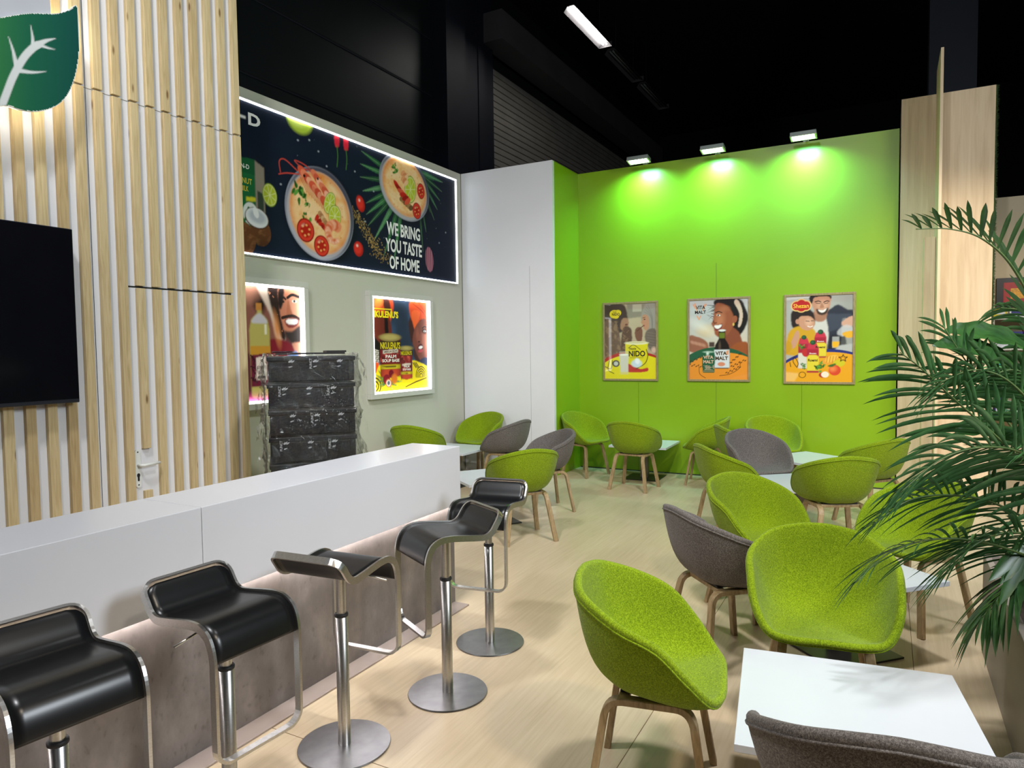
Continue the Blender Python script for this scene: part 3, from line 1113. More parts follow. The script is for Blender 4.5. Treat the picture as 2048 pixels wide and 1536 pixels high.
def chair(col, x, y, th, label, dz=0):
    t = thing('tub_chair', label, 'chair', (x, y, 0), R(th - 90), 'upholstered tub chairs around the white tables')
    sh = link('seat_shell', SHELL[col], t)
    link('piping', PIPE[col], sh)
    for lm in LEGS:
        link('leg', lm, t)
    for rm in RAILS:
        link('cross_rail', rm, t)
    link('seat_mount', MOUNT, t)
    return t


CH = [
    ('green', -.73, 2.39, 11, 'green tub chair at the left side of the nearest white table'),
    ('grey', -.74, 3.612, 42, 'dark grey tub chair seen from behind, beside the second nearest table'),
    ('green', -.23, 3.14, -81, 'green tub chair facing the camera behind the nearest white table'),
    ('green', -.685, 4.405, -36, 'green tub chair directly behind the dark grey chair, its seat facing right'),
    ('green', .15, 4.60, -131, 'green tub chair partly hidden behind the palm fronds, facing left'),
    ('green', -.345, 5.80, 117, 'green tub chair seen squarely from behind, just left of the palm'),
    ('green', -1.16, 5.95, 36, 'green tub chair turned away, between the front grey chair and the light grey one'),
    ('grey', -1.07, 6.87, -48, 'light grey tub chair in the right middle group, its inside visible'),
    ('green', -1.13, 8.31, -63, 'green tub chair against the green wall under the right poster'),
    ('green', -1.32, 7.46, 30, 'green tub chair almost hidden behind the light grey one, only its rim showing'),
    ('green', -1.87, 8.22, 186, 'green tub chair facing left at the wall table, under the middle poster'),
    ('green', -2.53, 7.57, 86, 'green tub chair with its back to us under the left poster'),
    ('green', -3.37, 8.16, -18, 'green tub chair in the corner where the two green walls meet'),
    ('grey', -2.99, 6.22, -134, 'grey tub chair before the end of the white wall, inside visible'),
    ('grey', -3.93, 7.08, 176, 'brownish grey tub chair facing left before the white wall, back to us'),
    ('green', -4.575, 7.565, -100, 'green tub chair in the corner of the beige and white walls'),
    ('green', -2.71, 5.16, 139, 'green tub chair with its back to us beyond the last bar stool'),
    ('green', -4.63, 6.315, 97, 'dark green tub chair half hidden behind the far end of the bar'),
    ('grey', -.005, 1.843, 98, 'grey tub chair at the bottom edge, its back to the camera'),
    ('green', -.12, 6.96, 138, 'green tub chair at far right beside the wood wall, behind palm fronds'),
]
CHAIRS = [chair(*c) for c in CH]

# ================================================================== tables
TT = MB().box(-.35, .35, -.35, .35, .405, .43, bev=.002).mesh('tabletop', 'table_white')
TC = MB().box(-.045, .045, -.045, .045, .010, .3985, bev=.004).mesh('column', 'column_grey')
TB = MB().box(-.215, .215, -.215, .215, 0, .010, bev=.002).mesh('base_plate', 'base_black')
TP = MB().box(-.12, .12, -.12, .12, .3987, .4048).mesh('mounting_plate', 'base_black')
for x, y, rz, lb in (
        (-.085, 2.45, 7.7, 'nearest white square table, at the bottom right'),
        (-.21, 3.98, 46, 'white square table whose corner shows right of the front green chair'),
        (-.66, 6.42, 39, 'white square table in the third row, mostly hidden between green chairs'),
        (-.70, 7.80, 55, 'white square table right of the light grey chair, near the wood wall'),
        (-2.62, 8.25, 2, 'white square table against the green wall under the left poster'),
        (-3.25, 5.56, 53, 'white square table showing right beside the far end of the bar'),
        (-4.56, 6.933, 0, 'white square table before the white wall, farthest left')):
    t = thing('cafe_table', lb, 'table', (x, y, 0), R(rz), 'white square tables')
    for nm, me in (('tabletop', TT), ('column', TC), ('base_plate', TB), ('mounting_plate', TP)):
        link(nm, me, t)

# ================================================================== bar stools
SW, YF, DF = .166, .168, .425
prof = [(YF, -DF), (YF, -.30), (YF, -.16), (YF - .002, -.085), (YF - .022, -.030), (YF - .062, -.004), (YF - .11, .0), (.0, -.006), (-.075, -.016), (-.125, -.019), (-.158, -.002), (-.185, .036), (-.205, .062), (-.222, .076)]
PF = catmull(prof, 10)
seg = np.r_[0, np.cumsum(np.linalg.norm(np.diff(PF, axis=0), axis=1))]
LT = seg[-1]


def pat(s):
    y = np.interp(s, seg, PF[:, 0])
    z = np.interp(s, seg, PF[:, 1])
    e = .004
    d = np.array([np.interp(min(s + e, LT), seg, PF[:, i]) - np.interp(max(s - e, 0), seg, PF[:, i]) for i in (0, 1)])
    d /= np.linalg.norm(d)
    return Vector((0, y, z)), Vector((0, d[0], d[1])), Vector((0, d[1], -d[0]))  # pos, tangent, outward normal


def band_path(hw, r, s0, s1):
    loop = []
    def arc(cx, cs, a0):
        for i in range(7):
            a = R(a0 + 15 * i)
            loop.append((cx + r * math.cos(a), cs + r * math.sin(a)))
    # right side up, back, left side down
    arc(hw - r, s0 + r, -90)
    n = 60
    for i in range(1, n):
        loop.append((hw, s0 + r + (s1 - s0 - 2 * r) * i / n))
    arc(hw - r, s1 - r, 0)
    arc(-hw + r, s1 - r, 90)
    for i in range(1, n):
        loop.append((-hw, s1 - r - (s1 - s0 - 2 * r) * i / n))
    arc(-hw + r, s0 + r, 180)
    return loop


def stool_meshes():
    lp = band_path(SW - .005, .05, 0, LT)
    rows = []
    n = len(lp)
    for i, (x, s) in enumerate(lp):
        p, tg, nm = pat(s)
        x0, s0 = lp[i - 1]
        x1, s1 = lp[(i + 1) % n]
        d2 = np.array([x1 - x0, s1 - s0])
        d2 /= np.linalg.norm(d2)
        T3 = Vector((d2[0], 0, 0)) + tg * d2[1]
        lat = nm.cross(T3).normalized()
        rows.append((p + Vector((x, 0, 0)), lat, nm))
    a, h = .005, .0135
    fr = MB().sweep(rows, [(-a, -h), (a, -h), (a, h), (-a, h)], True)
    # seat panel: from just below the front bend to the back, corners following the frame
    s_f = float(np.interp(0, [0, 1], [DF - .105, 0]))
    rows_t, rows_b = [], []
    ss = list(np.linspace(s_f, LT - .012, 70))
    for s in ss:
        p, tg, nm = pat(s)
        e = s - (LT - .012 - .042)
        hw = SW - .012
        if e > 0:
            hw = hw - .042 + math.sqrt(max(0, .042 ** 2 - e * e))
        xs = [hw * (2 * i / 10 - 1) for i in range(11)]
        rows_t.append([p + Vector((x, 0, 0)) - nm * .004 for x in xs])
        rows_b.append([p + Vector((x, 0, 0)) + nm * .005 for x in xs])
    ring = [r_ + b_[::-1] for r_, b_ in zip(rows_t, rows_b)]
    pn = MB().grid(ring, True, 0, True)
    k = len(ring[0])
    o = len(pn.v)
    pn.f += [tuple(range(k))[::-1], tuple(range(o - k, o))]
    pn.mi += [0, 0]
    pn.sm += [False, False]
    return fr.mesh('frame', 'steel'), pn.mesh('seat_panel', 'seat_black')


FRM, PNL = stool_meshes()
BASE = MB().lathe([(0, .0), (.182, .0), (.186, .003), (.184, .008), (.05, .0095), (.0, .0095)], 64, smooth=False).mesh('base_plate', 'steel_base')
COLL = MB().lathe([(.025, .0095), (.025, .535), (.022, .537), (0, .537)], 28).mesh('lower_column', 'steel')
RING = MB().lathe([(.0255, .535), (.0275, .538), (.0275, .546), (.0255, .549), (.0, .549)], 28).mesh('collar', 'rubber_black')
LEVER = MB().tube([(.02, 0, -.045), (.12, .02, -.05), (.20, .03, -.062)], .004, 8).mesh('lever', 'steel')
MNT = MB().box(-.06, .06, -.075, .075, -.034, -.018, bev=.004).mesh('seat_mount', 'steel_base')


def stool(x, y, th, h, label):
    t = thing('bar_stool', label, 'bar stool', (x, y, 0), R(th - 90), 'black and steel bar stools along the bar')
    link('base_plate', BASE, t)
    link('collar', RING, link('lower_column', COLL, t))
    MB().lathe([(.0195, .549), (.0195, h - .034)], 24).obj('upper_column', 'steel', t)
    link('lever', LEVER, link('seat_mount', MNT, t, (0, 0, h)))
    f = link('frame', FRM, t, (0, 0, h))
    link('seat_panel', PNL, t, (0, 0, h))


for s in ((-1.926, 2.084, 95, .759, 'black bar stool turned toward the bar, its steel back edge nearest us'),
          (-1.793, 2.639, 241, .772, 'black bar stool second from the far end, facing left'),
          (-1.897, 3.211, -81, .778, 'farthest black bar stool, beside the end of the bar'),
          (-1.954, 1.552, -3.5, .753, 'black bar stool second from the left edge, back against the bar'),
          (-1.99, 1.03, -8, .757, 'leftmost black bar stool, cut off by the picture edge')):
    stool(*s)
# ================================================================== printed pictures
def palm_spray(A, root, tips, wd, cols):
    for i, tpt in enumerate(tips):
        c = cols[i % len(cols)]
        dx, dy = tpt[0] - root[0], tpt[1] - root[1]
        L = math.hypot(dx, dy)
        nx, ny = -dy / L, dx / L
        A.poly([root, (root[0] + dx * .35 + nx * wd, root[1] + dy * .35 + ny * wd), tpt, (root[0] + dx * .35 - nx * wd, root[1] + dy * .35 - ny * wd)], c, 4, a=.95)
        A.line([root, tpt], .006, 'a9c79a', a=.35)


def soup(A, cu, cv, ru, rv, rot, seed):
    A.ell(cu + .02, cv - .02, ru * 1.06, rv * 1.06, '05090d', rot, .08, .6)
    A.ell(cu, cv, ru, rv, '8b8f9c', rot)
    A.ell(cu + .015, cv + .015, ru * .965, rv * .965, '4c4d5a', rot, .03)
    A.ell(cu - .01, cv - .015, ru * .93, rv * .93, 'b9b6bb', rot, .02, .8)
    m = A.ell(cu, cv + .005, ru * .87, rv * .87, 'f0c488', rot, .03)
    n = A.noise(18, seed)
    A.mix(m * np.clip(n * .5, 0, .6), 'f4ddb4')
    A.mix(m * np.clip(-n * .6, 0, .8), 'e8953c')
    n2 = A.noise(60, seed + 1)
    A.mix(m * np.clip(n2 - .8, 0, .6), 'c9611c')
    d = np.sqrt(((A.U - cu) / ru) ** 2 + ((A.V - cv) / rv) ** 2)
    A.mix(m * np.clip((d - .72) * 5, 0, .7), 'd9752a')
    return m


def tomato_half(A, u, v, r, rot=0, sq=1.):
    A.ell(u, v, r, r * sq, '8f120d', rot)
    A.ell(u, v, r * .88, r * sq * .88, 'd63a26', rot)
    A.ell(u, v, r * .62, r * sq * .62, 'b3200f', rot, .02)
    for k in range(6):
        a = k * 1.05 + .3
        A.ell(u + r * .45 * math.cos(a), v + r * sq * .45 * math.sin(a), r * .13, r * .10, 'eda35a', 0)
    A.ell(u - r * .3, v + r * .4, r * .2, r * .1, 'f4c0a8', 30, .02, .5)


def lime(A, u, v, ru, rv, rot, half=False):
    A.ell(u, v, ru, rv, '7d9a12', rot)
    A.ell(u, v, ru * .92, rv * .92, 'd9dc8f', rot)
    A.ell(u, v, ru * .84, rv * .84, 'b5c233', rot)
    for k in range(8):
        a = k * math.pi / 4 + .2
        c, s = math.cos(R(rot)), math.sin(R(rot))
        x, y = ru * .8 * math.cos(a), rv * .8 * math.sin(a)
        A.line([(u, v), (u + x * c - y * s, v + x * s + y * c)], .008, 'dfe4a0', a=.8)


def herb(A, u, v, r, seed):
    q = np.random.default_rng(seed)
    for k in range(16):
        a, d = q.uniform(0, 6.28), q.uniform(0, r)
        A.ell(u + d * math.cos(a), v + d * math.sin(a), r * q.uniform(.2, .4), r * q.uniform(.12, .22), ['2f6b1f', '46852c', '5c9a3c', '234f18'][k % 4], q.uniform(0, 180))


def prawn(A, u, v, r, a0, rot=0.):
    for k in range(12):
        t_ = k / 11
        a = R(a0 + 250 * t_)
        rr = r * (.62 - .12 * t_)
        A.ell(u + rr * math.cos(a), v + rr * math.sin(a), r * (.42 - .24 * t_), r * (.40 - .24 * t_), ['e88e62', 'd9683f', 'f0a884'][k % 3], 0, .02)
        A.ell(u + rr * 1.15 * math.cos(a), v + rr * 1.15 * math.sin(a), r * .12, r * .08, 'f7cdb0', 0, .02, .8)


# ---- the long banner
bn = thing('banner_lightbox', 'wide dark backlit food banner high on the beige wall', 'banner', (-4.984, 5.8, 2.46))
A = Art(3.90, 7.68, 2.485, 3.80, .007, '111a2c')
n = A.noise(3., 3)
A.mix(np.clip(n * .25, 0, .5), '1b2638')
A.mix(np.clip(-n * .25, 0, .4), '090e1a')
dust = (A.noise(55, 9) > 1.35) & (A.noise(6, 4) > .2)
A.mix(dust * .25, 'a8b0b4')
# palm fronds
fl = ['2f6a3d', '3f7d4a', '275634', '558d5d']
palm_spray(A, (6.62, 3.55), [(5.86, 3.74), (5.84, 3.60), (5.83, 3.46), (5.87, 3.32), (5.92, 3.20), (5.92, 3.08), (5.94, 2.96), (6.04, 2.82), (6.2, 2.66), (6.38, 2.62)], .035, fl)
palm_spray(A, (6.85, 3.75), [(7.12, 3.30), (7.20, 3.22), (7.27, 3.36), (7.33, 3.48), (7.38, 3.60), (7.40, 3.72), (7.02, 3.05), (6.95, 2.80)], .03, ['2c5f3c', '1f4a30', '37704a'])
# pepper scatter
q = np.random.default_rng(2)
for _ in range(330):
    t_ = q.uniform(0, 1)
    u = 5.70 + .52 * t_ + q.normal(0, .025 + .05 * t_)
    v = 3.09 - .47 * t_ + q.normal(0, .03)
    A.ell(u, v, .007, .006, ['a08040', '6a5a38', 'c0a060'][q.integers(3)], 0)
# carton, lime, coconuts
A.poly([(4.0, 3.30), (4.42, 3.31), (4.42, 2.6), (4.0, 2.6)], '1d6b3c')
A.poly([(4.42, 3.31), (4.525, 3.265), (4.525, 2.75), (4.42, 2.70)], '9a8f7f')
A.poly([(4.44, 3.05), (4.515, 3.03), (4.515, 2.86), (4.44, 2.86)], '3d4a3c')
A.poly([(4.0, 3.30), (4.42, 3.31), (4.42, 3.18), (4.0, 3.18)], '155030', a=.6)
A.text('N-D', 4.27, 4.36, 3.215, 3.255, 'f2f2ea')
A.text('NUT', 4.28, 4.385, 3.085, 3.135, 'd8c23a')
A.text('MILK', 4.26, 4.345, 3.02, 3.065, 'd8c23a')
A.poly([(4.32, 2.975), (4.42, 2.98), (4.42, 2.945), (4.32, 2.935)], 'd9d22f')
A.ell(4.36, 2.83, .085, .10, 'e8ece6')
A.line([(4.30, 2.77), (4.34, 2.88), (4.36, 2.78), (4.40, 2.87)], .022, '1d6b3c')
lime(A, 4.585, 3.035, .085, .105, 8)
for cu, cv, r_, sd in ((4.47, 2.68, .115, 3), (4.27, 2.60, .14, 5), (4.42, 2.79, .0, 0)):
    if r_:
        m_ = A.ell(cu, cv, r_, r_ * 1.05, '6b4226', 0)
        A.mix(m_ * np.clip(A.noise(50, sd) * .4, 0, .6), 'a9764a')
        A.mix(m_ * np.clip((cv - A.V) * 5, 0, .6), '2e1a0e')
A.ell(4.43, 2.80, .135, .095, '5a3a22', -8)
A.ell(4.43, 2.805, .125, .085, 'eef0f2', -8)
A.ell(4.435, 2.815, .095, .055, 'c4c8d2', -8, .03)
A.ell(4.42, 2.85, .03, .05, 'f8f8f8', 20)
# bowls
soup(A, 5.235, 2.97, .475, .455, -12, 21)
for pts in (((4.93, 3.33), (4.78, 3.40), (4.71, 3.37), (4.72, 3.27)), ((4.95, 3.30), (4.80, 3.28), (4.70, 3.25)), ((5.0, 3.36), (5.10, 3.36), (5.3, 3.25), (5.42, 3.12)), ((4.98, 3.37), (4.9, 3.42), (5.05, 3.40), (5.25, 3.30))):
    A.line(pts, .012, 'c2453a', 5)
for k in range(9):
    A.ell(5.0 + .035 * k, 3.33 - .028 * k, .075 - .002 * k, .045, ['d9583a', 'e88560', 'c74a30', 'f0a880'][k % 4], -40)
for k in range(8):
    A.ell(5.16 + .035 * k, 3.34 - .035 * k, .06, .038, ['e07a55', 'd0583c', 'f2b090'][k % 3], -42)
A.ell(5.02, 3.30, .015, .015, '1a0d0a')
A.ell(5.2, 3.31, .013, .013, '1a0d0a')
for i in range(10):
    A.line([(4.96 + .03 * i, 3.29 - .012 * i), (5.05 + .034 * i, 3.15 - .02 * i)], .008, 'b8452f', a=.8)
herb(A, 4.97, 3.13, .10, 4)
herb(A, 5.03, 2.88, .07, 6)
herb(A, 5.05, 3.03, .04, 8)
lime(A, 5.36, 3.10, .075, .12, -25)
lime(A, 5.43, 2.98, .09, .115, -12)
for k in range(5):
    A.ell(5.18 + .03 * k, 2.93 - .03 * k, .05, .022, ['c32618', '9b170e'][k % 2], 50 - 25 * k)
    A.ell(5.22 + .02 * k, 2.97 - .02 * k, .03, .03, ['b98a5a', 'a8744a', 'd0a87a'][k % 3], 20)
tomato_half(A, 5.02, 2.78, .115, 0, 1.0)
tomato_half(A, 5.23, 2.655, .105, 0, 1.0)
prawn(A, 5.41, 2.80, .15, 60)
soup(A, 6.62, 3.50, .475, .375, -10, 33)
lime(A, 6.72, 3.50, .11, .16, -6)
for k in range(6):
    A.ell(6.46 + .04 * k, 3.50 - .03 * k, .07, .03, ['c32618', '9b170e', 'd8573a'][k % 3], -40 + 15 * k)
    A.ell(6.58 + .03 * (k % 3), 3.66 - .02 * k, .05, .025, ['e8a06a', 'd98a5a', 'f0c090'][k % 3], 40)
    A.ell(6.55 + .035 * k, 3.36 - .015 * k, .045, .03, ['8a6a3a', 'a57c48', '6b4e2a'][k % 3], 25)
herb(A, 6.44, 3.68, .06, 12)
tomato_half(A, 6.93, 3.52, .075, 0, 1.25)
tomato_half(A, 6.84, 3.27, .085, 0, 1.15)
# whole tomatoes, chillies, garlic, lime at the top
for u, v, ru, rv, rot in ((5.83, 3.175, .065, .085, 20), (5.78, 2.69, .075, .078, -10)):
    A.ell(u, v, ru, rv, 'b01c14', rot)
    A.ell(u - .01, v + .01, ru * .8, rv * .8, 'd93426', rot, .03)
    A.ell(u - .02, v + .035, ru * .22, rv * .18, 'f6c8bc', rot, .015)
for u in (5.485, 5.62):
    A.poly([(u - .035, 3.80), (u + .035, 3.80), (u + .03, 3.70), (u - .025, 3.69)], 'd6253a', 3)
    A.line([(u, 3.70), (u + .01, 3.6), (u - .005, 3.49)], .014, '3f6f30', 3)
A.ell(4.98, 3.82, .16, .13, 'a9c23a', 0, .04)
A.ell(4.95, 3.84, .12, .09, 'cbdc6a', 0, .05)
m_ = A.ell(7.08, 2.72, .085, .15, '8c4a5c', 6)
A.mix(m_ * np.clip(np.sin((A.U - 7.08) * 160) * .5, 0, .5), 'd9b0bc')
A.mix(m_ * np.clip((7.05 - A.U) * 8, 0, .5), '4a2030')
for u, v in ((5.22, 3.58), (5.33, 3.46), (5.1, 3.66), (5.75, 3.5), (4.72, 3.16), (6.05, 3.35), (5.9, 3.0), (4.95, 3.62), (7.45, 3.1), (7.3, 2.95)):
    A.ell(u, v, .012, .009, 'a9b4bc', 0, a=.8)
# lettering
A.text('D', 4.365, 4.50, 3.608, 3.715, 'f4f4f2', .035)
A.poly([(4.24, 3.672), (4.335, 3.672), (4.335, 3.648), (4.24, 3.648)], 'f4f4f2')
A.text('WE BRING', 6.26, 6.895, 2.915, 3.065, 'f2f2ee', .03)
A.text('YOU TASTE', 6.235, 6.925, 2.725, 2.875, 'f2f2ee', .03)
A.text('OF HOME', 6.30, 6.87, 2.535, 2.685, 'f2f2ee', .03)
LW = lambda u, v, d: (.016 + d, u - 5.8, v - 2.46)
A.build('print', 'print_paper', LW, bn)


def lit_frame(th, y0, y1, z0, z1, oy, oz, dep, wd, strips, sw, to_led='led_white'):
    """white box frame with light strips on its inner edges (y0..z1 = inner opening)"""
    f = MB()
    f.box(.0005, dep, y0 - wd - oy, y1 + wd - oy, z1 - oz, z1 + wd - oz, bev=.003)
    f.box(.0005, dep, y0 - wd - oy, y1 + wd - oy, z0 - wd - oz, z0 - oz, bev=.003)
    f.box(.0005, dep, y0 - wd - oy, y0 - oy, z0 - oz, z1 - oz, bev=.003)
    f.box(.0005, dep, y1 - oy, y1 + wd - oy, z0 - oz, z1 - oz, bev=.003)
    f.obj('frame', 'frame_white', th)
    d1 = dep * .9
    d0 = .018
    if 't' in strips:
        MB().box(d0, d1, y0 - oy, y1 - oy, z1 - sw - oz, z1 - .0005 - oz).obj('led_strip', to_led, th)
    if 'b' in strips:
        MB().box(d0, d1, y0 - oy, y1 - oy, z0 + .0005 - oz, z0 + sw - oz).obj('led_strip', to_led, th)
    if 'r' in strips:
        MB().box(d0, d1, y1 - sw - oy, y1 - .0005 - oy, z0 + sw + .001 - oz, z1 - sw - .001 - oz).obj('led_strip', to_led, th)
    if 'l' in strips:
        MB().box(d0, d1, y0 + .0005 - oy, y0 + sw - oy, z0 + sw + .001 - oz, z1 - sw - .001 - oz).obj('led_strip', to_led, th)


lit_frame(bn, 3.90, 7.70, 2.47, 3.815, 5.8, 2.46, .032, .012, 'tbr', .014)

# ---- ginger beer light box (half hidden by the storeroom)
p1 = thing('poster_lightbox', 'backlit poster of a bottle and a smiling bearded man, behind the wrapped stack', 'light box', (-4.984, 4.43, 1.15), 0, 'backlit poster boxes')
A = Art(3.96, 4.915, 1.165, 2.20, .0065, '5a2a30')
n = A.noise(7, 41)
A.mix(np.clip(n * .3, 0, .5), '7a3a3c')
A.poly([(3.96, 2.2), (4.42, 2.2), (4.55, 1.95), (4.6, 1.7), (4.3, 1.6), (3.96, 1.7)], '8a5648', 4, 4)
A.ell(4.42, 2.06, .07, .10, '1f1210', 15, .05)
A.ell(4.25, 2.15, .16, .10, 'c0846c', 0, .1)
A.poly([(4.40, 2.2), (4.55, 2.2), (4.68, 1.9), (4.72, 1.72), (4.62, 1.72), (4.54, 1.96)], 'd9c2b0', 5, 3)
A.poly([(4.52, 2.2), (4.72, 2.2), (4.74, 1.85), (4.70, 1.70), (4.62, 1.85)], '2a1a16', 4, 3)
m_ = A.inside([(4.5, 2.2), (4.72, 2.2), (4.72, 1.7), (4.6, 1.8)]) * 1.
A.mix(A.blur(m_, 3) * (A.noise(60, 7) > .9) * .7, 'd98e6a')
# face
A.poly([(4.66, 2.2), (4.92, 2.2), (4.92, 1.72), (4.80, 1.70), (4.72, 1.78), (4.67, 1.93), (4.655, 2.06)], 'c27a5c', 4, 2)
A.ell(4.84, 2.02, .07, .14, 'dd9c7c', 0, .08)
A.poly([(4.66, 2.2), (4.72, 2.2), (4.70, 2.05), (4.66, 2.0), (4.64, 2.1)], '1c1210', 3, 2)
A.line([(4.76, 2.115), (4.82, 2.145), (4.90, 2.13)], .028, '1e1310', 4)
A.line([(4.68, 2.10), (4.71, 2.115), (4.735, 2.10)], .022, '1e1310', 3)
A.ell(4.845, 2.085, .03, .014, 'f2e6dc', 0)
A.ell(4.845, 2.086, .013, .013, '120c0a')
A.ell(4.70, 2.075, .022, .012, '20140f')
A.poly([(4.765, 2.10), (4.80, 2.0), (4.82, 1.955), (4.785, 1.94), (4.74, 1.96)], 'b0684a', 4, 2)
A.line([(4.69, 1.925), (4.76, 1.94), (4.83, 1.945), (4.90, 1.92)], .03, '2a1812', 5)
A.poly([(4.72, 1.905), (4.80, 1.93), (4.89, 1.915), (4.88, 1.86), (4.80, 1.83), (4.74, 1.85)], '7c2f2a', 4)
A.poly([(4.735, 1.905), (4.80, 1.92), (4.875, 1.91), (4.865, 1.875), (4.80, 1.862), (4.745, 1.875)], 'fbf6f0', 4)
A.poly([(4.71, 1.80), (4.80, 1.80), (4.92, 1.86), (4.92, 1.70), (4.82, 1.68), (4.75, 1.72)], '2e2420', 4, 3)
A.poly([(4.80, 1.69), (4.92, 1.70), (4.92, 1.50), (4.83, 1.50)], 'c98c70', 0, 2)
A.poly([(4.5, 1.70), (4.68, 1.72), (4.82, 1.64), (4.82, 1.45), (4.45, 1.45)], '7c1826', 4, 3)
A.poly([(4.62, 1.48), (4.85, 1.62), (4.86, 1.45), (4.65, 1.42)], '6b86b8', 3, 2)
A.ell(4.62, 1.82, .03, .12, 'd98a4a', 10, .05)
# bottle
A.poly([(4.31, 1.45), (4.30, 1.80), (4.33, 1.90), (4.39, 1.95), (4.40, 2.0), (4.44, 2.0), (4.45, 1.95), (4.51, 1.90), (4.535, 1.80), (4.53, 1.22), (4.50, 1.19), (4.34, 1.19), (4.31, 1.22)], 'b8ac5c', 0, 2)
A.poly([(4.33, 1.87), (4.39, 1.945), (4.45, 1.945), (4.51, 1.87)], 'c8c2c8', 3, 2)
A.poly([(4.385, 2.05), (4.45, 2.05), (4.45, 1.985), (4.385, 1.985)], 'c0803a')
A.poly([(4.475, 1.86), (4.50, 1.86), (4.50, 1.77), (4.475, 1.77)], 'f0ecd8', a=.8)
A.poly([(4.31, 1.66), (4.53, 1.66), (4.53, 1.58), (4.31, 1.58)], 'c8902e')
A.poly([(4.31, 1.58), (4.53, 1.60), (4.53, 1.30), (4.31, 1.30)], '6b1c34')
for k in range(12):
    A.line([(4.34 + .015 * (k % 3), 1.56 - .02 * k), (4.31 + .012 * k % .06, 1.58 - .02 * k)], .014, '3a0f1c')
A.poly([(4.37, 1.56), (4.48, 1.57), (4.49, 1.36), (4.37, 1.36)], 'ecd9cc')
A.text('GINGER', 4.378, 4.478, 1.455, 1.485, '4a1024')
A.text('BEER', 4.392, 4.462, 1.41, 1.44, '4a1024')
A.poly([(4.38, 1.392), (4.475, 1.395), (4.475, 1.372), (4.38, 1.372)], '3a1018')
A.mix(np.clip((1.27 - A.V) * 8, 0, .9), 'b83070')
A.mix(np.clip((1.22 - A.V) * 12, 0, .8), 'f080b0')
L1 = lambda u, v, d: (.018 + d, u - 4.43, v - 1.15)
A.build('print', 'print_paper', L1, p1)
lit_frame(p1, 3.955, 4.93, 1.15, 2.215, 4.43, 1.15, .065, .055, 'tbrl', .02)

# ---- palm soup light box
p2 = thing('poster_lightbox', 'backlit yellow poster of two soup tins and a woman in an orange headscarf', 'light box', (-4.984, 6.47, 1.13), 0, 'backlit poster boxes')
A = Art(5.945, 7.005, 1.14, 2.20, .0065, '28384c')
n = A.noise(6, 51)
A.mix(np.clip(n * .35, 0, .7), '4a7aa8')
A.mix(np.clip(-n * .35, 0, .6), '101a26')
A.poly([(5.94, 2.2), (6.30, 2.2), (6.34, 2.05), (6.2, 1.85), (5.94, 1.9)], 'd84a22', 4, 3)
A.poly([(6.16, 2.2), (6.26, 2.2), (6.30, 2.05), (6.22, 2.0)], '4a2018', 3, 2)
A.ell(6.08, 2.13, .08, .05, 'f08a3c', 20, .04)
A.poly([(5.94, 2.0), (6.25, 2.0), (6.32, 1.75), (6.3, 1.55), (5.94, 1.6)], '6a2a1c', 4, 3)
A.poly([(6.18, 1.98), (6.24, 1.98), (6.25, 1.70), (6.2, 1.72)], '160c0a', 3, 2)
A.poly([(5.94, 1.78), (6.06, 1.72), (6.2, 1.60), (6.1, 1.5), (5.94, 1.5)], '14110f', 3, 2)
for i in range(6):
    for j in range(8):
        A.ell(5.955 + .022 * i, 1.63 - .022 * j - .005 * i, .009, .008, ['e8e0d0', 'c0b8a0'][(i + j) % 2])
# woman in a head wrap
A.poly([(6.66, 2.0), (6.66, 1.75), (6.73, 1.66), (6.72, 1.55), (6.80, 1.45), (7.01, 1.40), (7.01, 2.0)], '3d1c14', 4, 2)
A.poly([(6.68, 2.2), (7.01, 2.2), (7.01, 1.98), (6.88, 1.98), (6.82, 1.93), (6.76, 1.90), (6.66, 2.02)], 'e2501e', 3, 2)
A.poly([(6.69, 2.06), (6.86, 2.07), (6.79, 1.90), (6.74, 1.86)], 'f5682c', 3, 2)
A.line([(6.72, 2.16), (6.9, 2.08), (7.0, 1.99)], .014, 'a83410', 4)
A.line([(6.82, 2.19), (6.93, 2.1), (7.0, 2.06)], .012, 'a83410', 4)
A.poly([(6.74, 1.86), (6.86, 1.96), (7.01, 1.96), (7.01, 1.45), (6.86, 1.48), (6.78, 1.56), (6.735, 1.64), (6.70, 1.70)], '7a3f30', 4, 2)
A.ell(6.94, 1.72, .07, .13, 'a86450', 0, .08)
A.ell(6.80, 1.80, .03, .06, '94523f', 0, .04)
A.ell(6.945, 1.84, .055, .03, '22110d', -5, .03)
A.ell(6.95, 1.838, .022, .011, 'efe4dc')
A.ell(6.95, 1.838, .011, .011, '100806')
A.line([(6.90, 1.875), (6.95, 1.895), (7.0, 1.88)], .014, '1a0c08', 3)
A.poly([(6.83, 1.80), (6.80, 1.73), (6.82, 1.705), (6.87, 1.71), (6.88, 1.76)], '8f4c3a', 4, 2)
A.ell(6.83, 1.71, .02, .01, '2c120c')
A.ell(6.855, 1.64, .055, .045, '5a1c20', 10)
A.ell(6.86, 1.642, .042, .018, 'f4ece6', 8)
A.ell(6.855, 1.60, .05, .02, 'b84a50', 8)
A.poly([(7.01, 1.5), (6.86, 1.50), (6.78, 1.36), (7.01, 1.3)], '1e2a4a', 3, 2)
